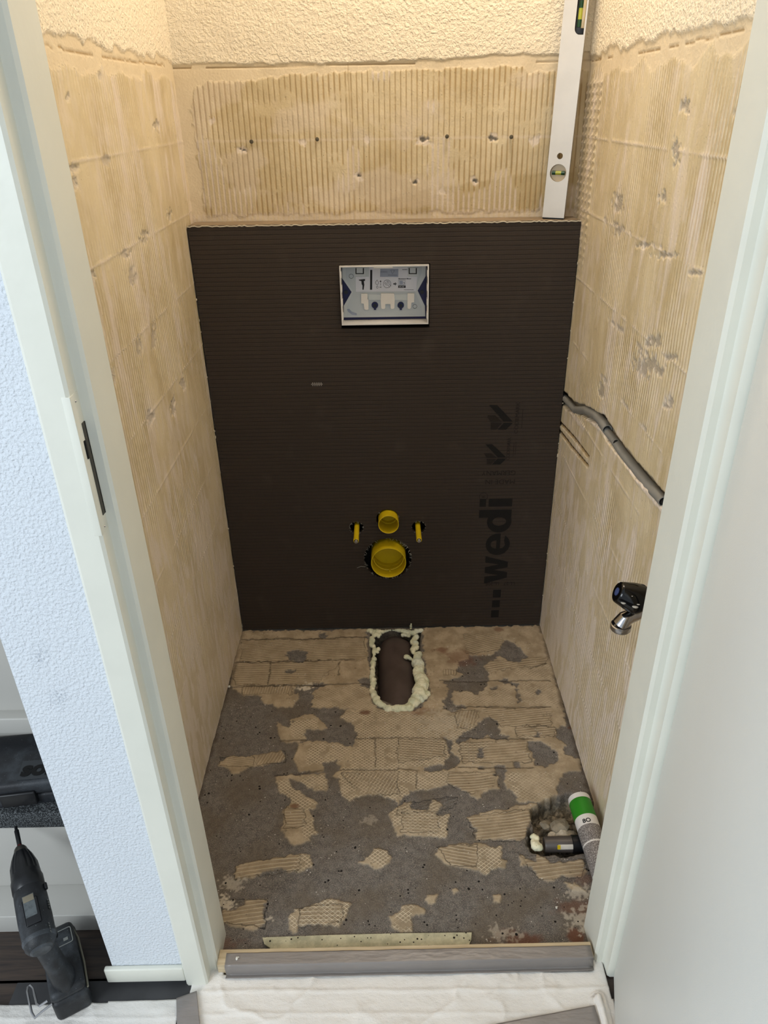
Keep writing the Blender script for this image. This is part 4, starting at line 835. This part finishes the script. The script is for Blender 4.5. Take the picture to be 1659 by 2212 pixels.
# printed grey panels wrap most of the way round
def wrap(d0, d1, a0, a1, mat, name, lift=.0006):
    x = D.orthogonal().normalized(); x = Vector((0, 0, 1)); y = D.cross(x); b = MB(); n = 24; rows = []
    for d in np.linspace(d0, d1, 3): rows.append([b.b.verts.new(A+D*d+(x*math.cos(a0+(a1-a0)*k/n)+y*math.sin(a0+(a1-a0)*k/n))*(r_+lift)) for k in range(n+1)])
    for p_, q_ in zip(rows[:-1], rows[1:]):
        for k in range(n): b.b.faces.new((p_[k], p_[k+1], q_[k+1], q_[k]))
    return b.build(name, mat, ct)
wrap(.088, .128, -1.15, 2.4, MT['speck'], 'grey_print_panel'); wrap(.132, .20, -1.15, 2.4, MT['speck'], 'grey_print_panel')
wrap(.083, .11, 1.30, 2.6, simple('green_print_light', srgb(110, 150, 60), .5), 'green_print_edge', .0009) if False else None
for s_, d_, sz in (('8O', .079, .014),):
    me = text_mesh(s_, sz, .0004); x = Vector((0, 0, 1)); y = D.cross(x)
    for v in me.vertices:
        a = -.62+v.co.x/r_; rr = r_+.0006+v.co.z*.3; dd = d_-v.co.y+.005
        v.co = A+D*dd+(x*math.cos(a)-y*math.sin(a)*1)*rr if False else A+D*dd+(x*math.cos(a)+(-y)*math.sin(a))*rr
    MB().add(me).build('printed_text', MT['labelblack'], ct, smooth=False)
MB().lathe([(.218, r_-.001), (.222, r_-.006), (.226, .010), (.245, .008), (.245, 0)], A, D, 32).build('nozzle_end', simple('translucent_nozzle', srgb(200, 196, 186), .4), ct)

# ---------------------------------------------------------------- spirit level on the ledge
lv = thing('spirit_level', 'long aluminium spirit level standing upright in the back right corner', 'spirit level', (.41, .04, HB))
th = math.radians(24); wL = .0515; tL = .020; LL = .82
xa = Vector((math.cos(th), math.sin(th)*0-math.sin(th)*-1*0, 0)); 
ux = Vector((math.cos(th), -math.sin(th), 0)) if False else Vector((math.cos(th), math.sin(th), 0))
base = PX(1173, 467, 1, .050); base.z = HB+.0035; top = PX(1221, 2, 1, .062); uz = (top-base).normalized()
ux = (Vector((math.cos(th), -math.sin(th)*-0-.0, 0))) ; ux = Vector((1, .0, 0)); ux = (Matrix.Rotation(-math.radians(20), 3, 'Z') @ ux); ux = (ux-uz*ux.dot(uz)).normalized(); uy = uz.cross(ux)
LM = Matrix(((ux.x, uz.x, uy.x, base.x), (ux.y, uz.y, uy.y, base.y), (ux.z, uz.z, uy.z, base.z), (0, 0, 0, 1)))   # local: X width, Y length, Z front/back
cz = .098
def arc_slot(): 
    z0_, z1_, r, xo = .372, .449, .012, .028
    pts = [(wL-.0035, z0_), (xo+r, z0_)]+[(xo+r-r*math.sin(a), z0_+r-r*math.cos(a)) for a in np.linspace(0, PI/2, 6)][1:]+[(xo+r-r*math.cos(a), z1_-r+r*math.sin(a)) for a in np.linspace(0, PI/2, 6)]+[(wL-.0035, z1_)]
    return pts
me = curve_mesh([[(0, 0), (wL, 0), (wL, LL), (0, LL)], circle(.0262, cz, .0190), circle(.0262, cz+.036, .0067), arc_slot(), circle(.0262, .72, .019)], tL/2)
MB().add(me, LM).build('body', MT['alu'], lv, smooth=False)
MB().box((.0002, -.003, -tL/2+.0005), (wL-.0002, .0, tL/2-.0005), .0004, mat=LM).build('end_cap', MT['black'], lv)
MB().add(curve_mesh([circle(.0262, cz, .0188)], .0008), LM @ Matrix.Translation((0, 0, 0))).build('vial_window', simple('beige_acrylic', srgb(196, 176, 140), .25, var=.05), lv, smooth=False)
def tl(p, q, r, mat, name, parent):
    return MB().tube([LM @ Vector(p), LM @ Vector(q)], r, 16).build(name, mat, parent)
mg = simple('vial_green', srgb(168, 172, 58), .2); mdg = simple('vial_dark_green', srgb(14, 62, 30), .3)
fz = 1 if (LM.to_3x3() @ Vector((0, 0, 1))).y < 0 else -1
v1 = tl((.0115, cz, fz*.004), (.041, cz, fz*.004), .0042, mg, 'vial', lv)
tl((.0115, cz, fz*.0042), (.0195, cz, fz*.0042), .0044, mdg, 'vial_band', v1); tl((.033, cz, fz*.0042), (.041, cz, fz*.0042), .0044, mdg, 'vial_band', v1)
MB().box((.0285, .373, -.006*1), (wL-.004, .448, .004), .002, mat=LM).build('vial_holder', MT['black'], lv)
MB().box((.0405, .384, -.008), (wL-.004, .437, .008), .001, mat=LM).build('vial_block', simple('beige_acrylic_block', srgb(188, 170, 134), .25), lv)
v2 = tl((.0365, .386, fz*.006), (.0365, .434, fz*.006), .0046, mg, 'vial', lv)
tl((.0365, .386, fz*.0062), (.0365, .400, fz*.0062), .0048, mdg, 'vial_band', v2); tl((.0365, .421, fz*.0062), (.0365, .434, fz*.0062), .0048, mdg, 'vial_band', v2)

# ---------------------------------------------------------------- screws left in the back wall
for i, (x, z, lab) in enumerate(((-.308, 1.374, 'dark screw in back wall, leftmost of the four'), (-.154, 1.377, 'dark screw in back wall above the left part of the flush opening'), (.150, 1.379, 'dark screw in back wall right of the wall crack, second from the spirit level'), (.301, 1.376, 'dark screw in back wall nearest the spirit level'))):
    t_ = thing('wall_screw', lab, 'screw', (x, YB, z), 'screws left in the back wall')
    MB().lathe([(0, .0022), (.014, .0022)], (x, YB+.002, z), (0, -1, .1), 10).build('shank', MT['steel'], t_)
    MB().lathe([(0, 0), (0, .0044), (.003, .0046), (.004, .003), (.004, 0)], (x, YB-.011, z+.0012), (0, -1, .1), 14).build('head', simple('dull_screw_head', srgb(92, 86, 72), .6, .5), t_)

# ---------------------------------------------------------------- conduit pieces, tap, water hole, cable
cn = thing('conduit', 'broken grey electrical conduit bedded in the slanting wall channel', 'conduit', tuple(PX(1330, 970, 0, XW)))
def Wp(u, v, d=-.008): return PX(u, v, 0, XW-d)
def cpath(pts, r, d, name='conduit_piece', closed=False):
    P_ = [Wp(u, v, -d if False else -d) for u, v in pts]; P_ = [PX(u, v, 0, XW+d) for u, v in pts]
    t_ = MB().tube(P_, r, 18, cap=closed).build(name, MT['conduit'], cn); md = t_.modifiers.new('s', 'SOLIDIFY'); md.thickness = .0014
cpath([(1206,846),(1222,862),(1238,880),(1244,886)], .0085, .004)
cpath([(1246,886),(1268,886),(1290,898),(1308,920),(1312,928)], .0105, .006)
cpath([(1300,918),(1318,940),(1330,955)], .0085, .008)
cpath([(1330,955),(1345,978),(1375,1015),(1400,1045),(1420,1066)], .0095, .009)
cpath([(1411,1059),(1424,1072),(1434,1084)], .0095, .004); cpath([(1432,1085),(1448,1102),(1470,1130)], .0085, .010)
for u, v, dd in ((1245, 886, .004), (1331, 956.5, .006), (1434.5, 1085, .004)):
    MB().ball(PX(u, v, 0, XW+dd), .0062, 2).build('dark_bore', MT['void'], cn)

wh = thing('pipe_sleeve', 'dark oval sleeve opening in the right wall above the tap', 'pipe', (XW, -.785, .742))
MB().lathe([(0, .022), (.012, .0225), (.014, .020), (.008, .016), (-.01, .016), (-.01, 0)], (XW+.008, -.785, .742), (-1, 0, 0), 36).build('sleeve', simple('dark_blue_grey_plastic', srgb(48, 56, 62), .4), wh)

tp = thing('tap', 'small chrome tap with glossy black knob on the right wall', 'tap', (XW, -.88, .66))
kd = lambda x, y, xx: PX(1180+x/3.8138, 820+y/3.8138, 0, xx)
yT = kd(775, 1810, .405).y; kp = lambda x, y, dy=0: PX(1180+x/3.8138, 820+y/3.8138, 1, yT+dy); k0 = kp(780, 1818); k1 = kp(588, 1748, .004)
ax = (k1-k0).normalized(); Lk = (k1-k0).length
MB().lathe([(-.004, 0), (-.004, .020), (0, .0245), (.006, .0262), (Lk*.5, .0235), (Lk*.92, .0185), (Lk, .0172), (Lk+.0012, .0155), (Lk+.001, 0)], k0, ax, 8*6, ribs=0).build('knob', MT['blackgloss'], tp)
MB().lathe([(0, 0), (0, .0068), (.001, .0068), (.001, 0)], k1+ax*.0008, ax, 24).build('knob_badge', simple('blue_badge', srgb(70, 84, 130), .3, var=.3, vscale=300), tp)
b = MB(); rr = random.Random(4)
sx_ = ax.orthogonal().normalized(); sy_ = ax.cross(sx_)
for k, (d_, a_0) in enumerate(((.30, .2), (.62, .0), (.2, .5), (.75, -.3))):
    pass
cv = (Vector(CAM)-k0).normalized(); cv = (cv-ax*cv.dot(ax)).normalized(); cw = ax.cross(cv)
for d_, a_0, s_ in ((.35, -.55, .0055), (.78, -.75, .0045), (.30, -.30, .003), (.62, .1, .0022), (.97, 1.9, .004), (.94, 1.6, .003)):
    rad = .0262-(.0262-.0172)*d_; MB().ball(k0+ax*Lk*d_+(cv*math.cos(a_0)+cw*math.sin(a_0))*rad, s_, 2, (1, 1, .35)).build('plaster_splash', MT['splash'], tp)
s0 = kp(850, 1870, .01); s1 = kp(730, 1935, .005); s2 = kp(655, 1965, .0); s3 = s2+Vector((-.006, 0, -.012)); s4 = s3-Vector((0, 0, .01))
wallp = Vector((XW+.01, s0.y-.02, s0.z-.005))
MB().tube([wallp, s0, s0.lerp(s1, .5), s1, s1.lerp(s2, .6), s2, s3], [.014, .0145, .013, .0115, .012, .0130, .0145], 28).build('spout', MT['chrome'], tp)
MB().lathe([(0, .0150), (.001, .0168), (.009, .0168), (.011, .0155), (.011, .012), (.006, .011), (.006, 0)], s3, (s4-s3), 32).build('aerator', MT['steel'], tp)
MB().lathe([(-.03, .010), (.0, .0125), (.004, .016)], k0, ax, 28).build('stem', MT['chrome'], tp)
MB().lathe([(0, .026), (.004, .026), (.006, .020), (.03, .018)], wallp, (-1, 0, 0), 32).build('wall_flange', MT['chrome'], tp)

wc = thing('cable_end', 'black cable end poking out of the right wall beside the door frame', 'cable', tuple(PX(1540, 560, 0, XW)))
MB().tube([PX(u, v, 0, XW-d) for u, v, d in ((1548,492,.001),(1546,505,.003),(1541,530,.004),(1538,552,.005),(1540,568,.008),(1545,558,.010),(1546,546,.010),(1541,545,.008),(1538,565,.006),(1537,585,.002))], .0013, 8).build('wire', MT['black'], wc)

# ---------------------------------------------------------------- staircase, case, drill at the left
sr = thing('staircase', 'white staircase with grey carpeted tread behind the plaster wall', 'staircase', (-.95, -.9, 0))
yR = -.893; zT = .268
MB().box((-1.7, -.960, -.004), (-.535, -.878, .046), .002).build('foot_ledge', MT['stairwhite'], sr)
MB().box((-1.7, yR, .046), (-.535, -.80, .226), .001).build('riser', MT['stairwhite'], sr)
pB = PX(40, 1618, 2, .335); yR2 = pB.y+.045
MB().box((-1.7, -.898, .226), (-.535, yR2+.05, zT), .006).build('tread', MT['carpet'], sr)
zl = PX(40, 1581, 1, yR2-.02).z; zu = PX(40, 1549, 1, yR2-.02).z
MB().box((-1.7, yR2, zT), (-.535, yR2+.12, 1.4), .001).build('riser', MT['stairwhite'], sr)
MB().box((-1.7, yR2-.025, zl), (-.535, yR2+.01, zu), .003).build('riser_strip', MT['stairwhite'], sr)
MB().box((-1.72, -1.0, 0), (-1.70, .1, 2.4)).build('stringer', MT['stairwhite'], sr)
# case
cs = thing('tool_case', 'flat black plastic tool case lying on the grey stair tread', 'tool case', (-.85, -.85, zT))
fB = PX(0, 1752, 2, zT); fB2 = PX(117, 1738, 2, zT); dirx = (fB2-fB).normalized(); diry = Vector((-dirx.y, dirx.x, 0)); 
org = fB2+dirx*.06; CM = Matrix(((dirx.x, diry.x, 0, org.x), (dirx.y, diry.y, 0, org.y), (0, 0, 1, zT), (0, 0, 0, 1)))
dep = (PX(40, 1620, 2, zT+.065)-PX(40, 1722, 2, zT+.065)).length+.01
MB().box((-.42, 0.004, .0), (0, dep, .028), .006, mat=CM).build('case_base', MT['case'], cs)
lid = MB().box((-.423, 0, .031), (.003, dep+.002, .064), .008, mat=CM).build('case_lid', MT['case'], cs)
MB().box((-.15, -.006, .012), (-.085, .006, .045), .003, mat=CM).build('latch', MT['black'], cs)
MB().box((-.415, .010, .0275), (-.005, dep-.01, .032), mat=CM).build('seam', MT['void'], cs)
pa, pb_, pc2, pd = PX(50, 1645, 2, zT+.0645), PX(100, 1641, 2, zT+.0645), PX(106, 1680, 2, zT+.0645), PX(36, 1686, 2, zT+.0645)
ex_ = (pb_-pa).normalized(); pa2 = pa+ex_*.22; pd2 = pd+ex_*.235
bdg = MB().poly([pa, pa2, pd2, pd], (0, 0, .0012)).build('badge_panel', simple('badge_panel', srgb(52, 56, 60), .5), lid, smooth=False)
tm = text_mesh('sortimo', .048, .0022, .0008, sx=1.0); tx_ = (PX(90, 1664, 2, zT+.066)-PX(45, 1668, 2, zT+.066)).normalized(); ty_ = Vector((-tx_.y, tx_.x, 0)); o_ = PX(43, 1676, 2, zT+.066)
MB().add(tm, Matrix(((tx_.x, ty_.x, 0, o_.x), (tx_.y, ty_.y, 0, o_.y), (0, 0, 1, zT+.066), (0, 0, 0, 1)))).build('badge_lettering', MT['void'], bdg, smooth=False)

# drill
dl = thing('cordless_drill', 'dusty black cordless drill standing on its battery on the dark floor', 'drill', (-.626, -1.053, 0))
fw = Vector((-.50, .866, 0)).normalized(); sd = Vector((fw.y, -fw.x, 0))       # forward, right
DM = Matrix(((fw.x, -sd.x, 0, -.626), (fw.y, -sd.y, 0, -1.053), (0, 0, 1, .003), (0, 0, 0, 1)))    # local X fwd, Y left, Z up
BM = DM @ Matrix.Translation((-.062, .014, .193)) @ Matrix.Rotation(-math.radians(14), 4, 'Y') @ Matrix.Diagonal(Vector((1.03, .72, .78, 1)))         # body axis frame: origin at the rear
def bl(prof, name, mat, seg=40, par=None, **k): return MB().lathe(prof, (0, 0, 0), (1, 0, 0), seg, **k).tf(BM).build(name, mat, par or dl)
body = bl([(-.004, 0), (-.004, .018), (-.002, .028), (.004, .0345), (.018, .0375), (.050, .0385), (.085, .0375), (.100, .0365), (.108, .034)], 'motor_housing', MT['drill'])
bl([(-.0055, 0), (-.0055, .020), (.000, .030), (.014, .0382), (.017, .0382)], 'rear_cap', dusty_black('dusty_grey_cap', (48, 52, 56), (98, 104, 110), .7))
bl([(.100, .034), (.104, .0375), (.122, .0375), (.128, .035), (.134, .0345)], 'torque_ring', MT['black'], 60, ribs=20, ribd=.0012, ribz=(.106, .120))
bl([(.130, .030), (.132, .0345), (.150, .0325), (.166, .0255), (.176, .019)], 'chuck', MT['black'], 72, ribs=12, ribd=.0016, ribz=(.14, .168))
bl([(.172, .0195), (.184, .0150), (.188, .011), (.188, 0)], 'chuck_nose', simple('dull_steel', srgb(96, 92, 86), .4, .8), 32)
bt = bl([(.186, .0045), (.194, .0045)], 'bit_ring', simple('red_ring', srgb(110, 24, 24), .4), 12)
bl([(.192, .0058), (.222, .0058), (.224, .004), (.231, .0035), (.232, 0)], 'bit_holder', MT['black'], 12)
MB().box((.030, -.018, .0365), (.075, .016, .0395), .002, mat=BM).build('top_grip', MT['black'], dl)
tlb = MB().box((.044, -.012, .0392), (.082, .014, .0402), .0006, mat=BM).build('top_label', simple('scratched_label', srgb(92, 98, 100), .4, var=.5, vscale=90), dl)
MB().box((.070, -.011, .0400), (.081, .013, .0407), .0004, mat=BM).build('label_stripe', simple('beige_label', srgb(128, 120, 102), .5), tlb)
b = MB()
for i in range(4):
    for j in range(3):
        MB().box((.052+i*.0045, -.0385, -.001+j*.005+.006), (.0545+i*.0045, -.0355, .001+j*.005+.0075), mat=BM).build('vent_slot', MT['vent'], dl)
        MB().box((.010+i*.0045, -.030, .020+j*.003), (.0125+i*.0045, -.0285, .0215+j*.003), mat=BM).build('vent_slot', MT['vent'], dl)
MB().box((.088, -.042, .006), (.100, -.034, .016), .002, mat=BM).build('direction_switch', MT['black'], dl)
# handle: swept rounded section from the housing down to the foot
b = MB(); rings = []
for f in np.linspace(0, 1, 12):
    z = .185-.125*f; xo = -.035-.012*f+.014*math.sin(f*PI)*-.3; a = .027-.004*math.sin(f*PI)+.004*f; c_ = .021-.003*math.sin(f*PI)+.004*f
    rings.append([b.b.verts.new((xo+a*math.cos(t), c_*.85*math.sin(t)+.014*(1-f), z)) for t in np.linspace(0, 2*PI, 25)[:-1]])
for p_, q_ in zip(rings[:-1], rings[1:]):
    for k in range(24): b.b.faces.new((p_[k], p_[(k+1) % 24], q_[(k+1) % 24], q_[k]))
b.tf(DM).build('handle', MT['drill'], dl)
MB().box((-.012, -.009, .130), (.004, .009, .160), .005, mat=DM).build('trigger', MT['black'], dl)
ft = MB().box((-.078, -.030, .052), (.062, .030, .074), .010, mat=DM).build('foot', MT['drill'], dl)
bp = MB().box((-.080, -.031, .0), (.070, .031, .054), .010, mat=DM).box((-.060, -.0325, .014), (.045, .0325, .042), .003, mat=DM).build('battery', MT['drill'], dl)
b = MB(); b.add(curve_mesh([rrect(.012, -.026, .046, .006, .004), rrect(.0135, -.0245, .0445, .0045, .003)], .0004), DM @ Matrix.Translation((0, 0, .0745))); b.box((.020, -.018, .0738), (.026, -.010, .0752), mat=DM); b.build('foot_emblem', simple('grey_emblem', srgb(130, 132, 128), .5), ft)
hk = [(-.070, .030, .050), (-.074, .046, .050), (-.076, .060, .046), (-.062, .064, .044), (-.020, .066, .044), (-.012, .064, .044), (-.011, .060, .044), (-.020, .056, .044), (-.052, .054, .044), (-.060, .050, .047), (-.060, .036, .050)]
MB().tube([DM @ Vector(p) for p in hk], .0021, 10).build('belt_hook', MT['steel'], dl)
b = MB(); b.tube([DM @ Vector(p) for p in ((-.072, -.031, .050), (-.02, -.0335, .046), (.03, -.033, .052), (.064, -.025, .058))], .0018, 8); b.build('side_seam', simple('worn_edge', srgb(120, 116, 100), .6), bp)

# ---------------------------------------------------------------- loose crumbs
cr = simple('white_crumb', srgb(225, 222, 212), .7)
for u, v, z, L_, lab in ((512,2071,.0318,.007,'white foam crumb on the grey taped threshold near its left end'), (1202,1961,.0015,.006,'small white shaving on bare screed near the right frame'), (1181,1952,.0,.0,'')):
    if L_ == 0: continue
    p = PX(u, v, 2, z); bb = MB().ball((0, 0, 0), L_*.45, 2, (.8, 1.2, .5)).ball((L_*.35, L_*.3, 0), L_*.25, 1, (1, .7, .5)); bb.tf(Matrix.Translation(p+Vector((0, 0, L_*.2)))); tag(bb.build('crumb', cr), lab, 'crumb')
p = PX(495, 1483, 2, .004); tag(MB().ball(p, .004, 1).build('crumb', cr, smooth=False), 'white crumb at the foot of the left wall', 'crumb')
bpy.context.view_layer.update()
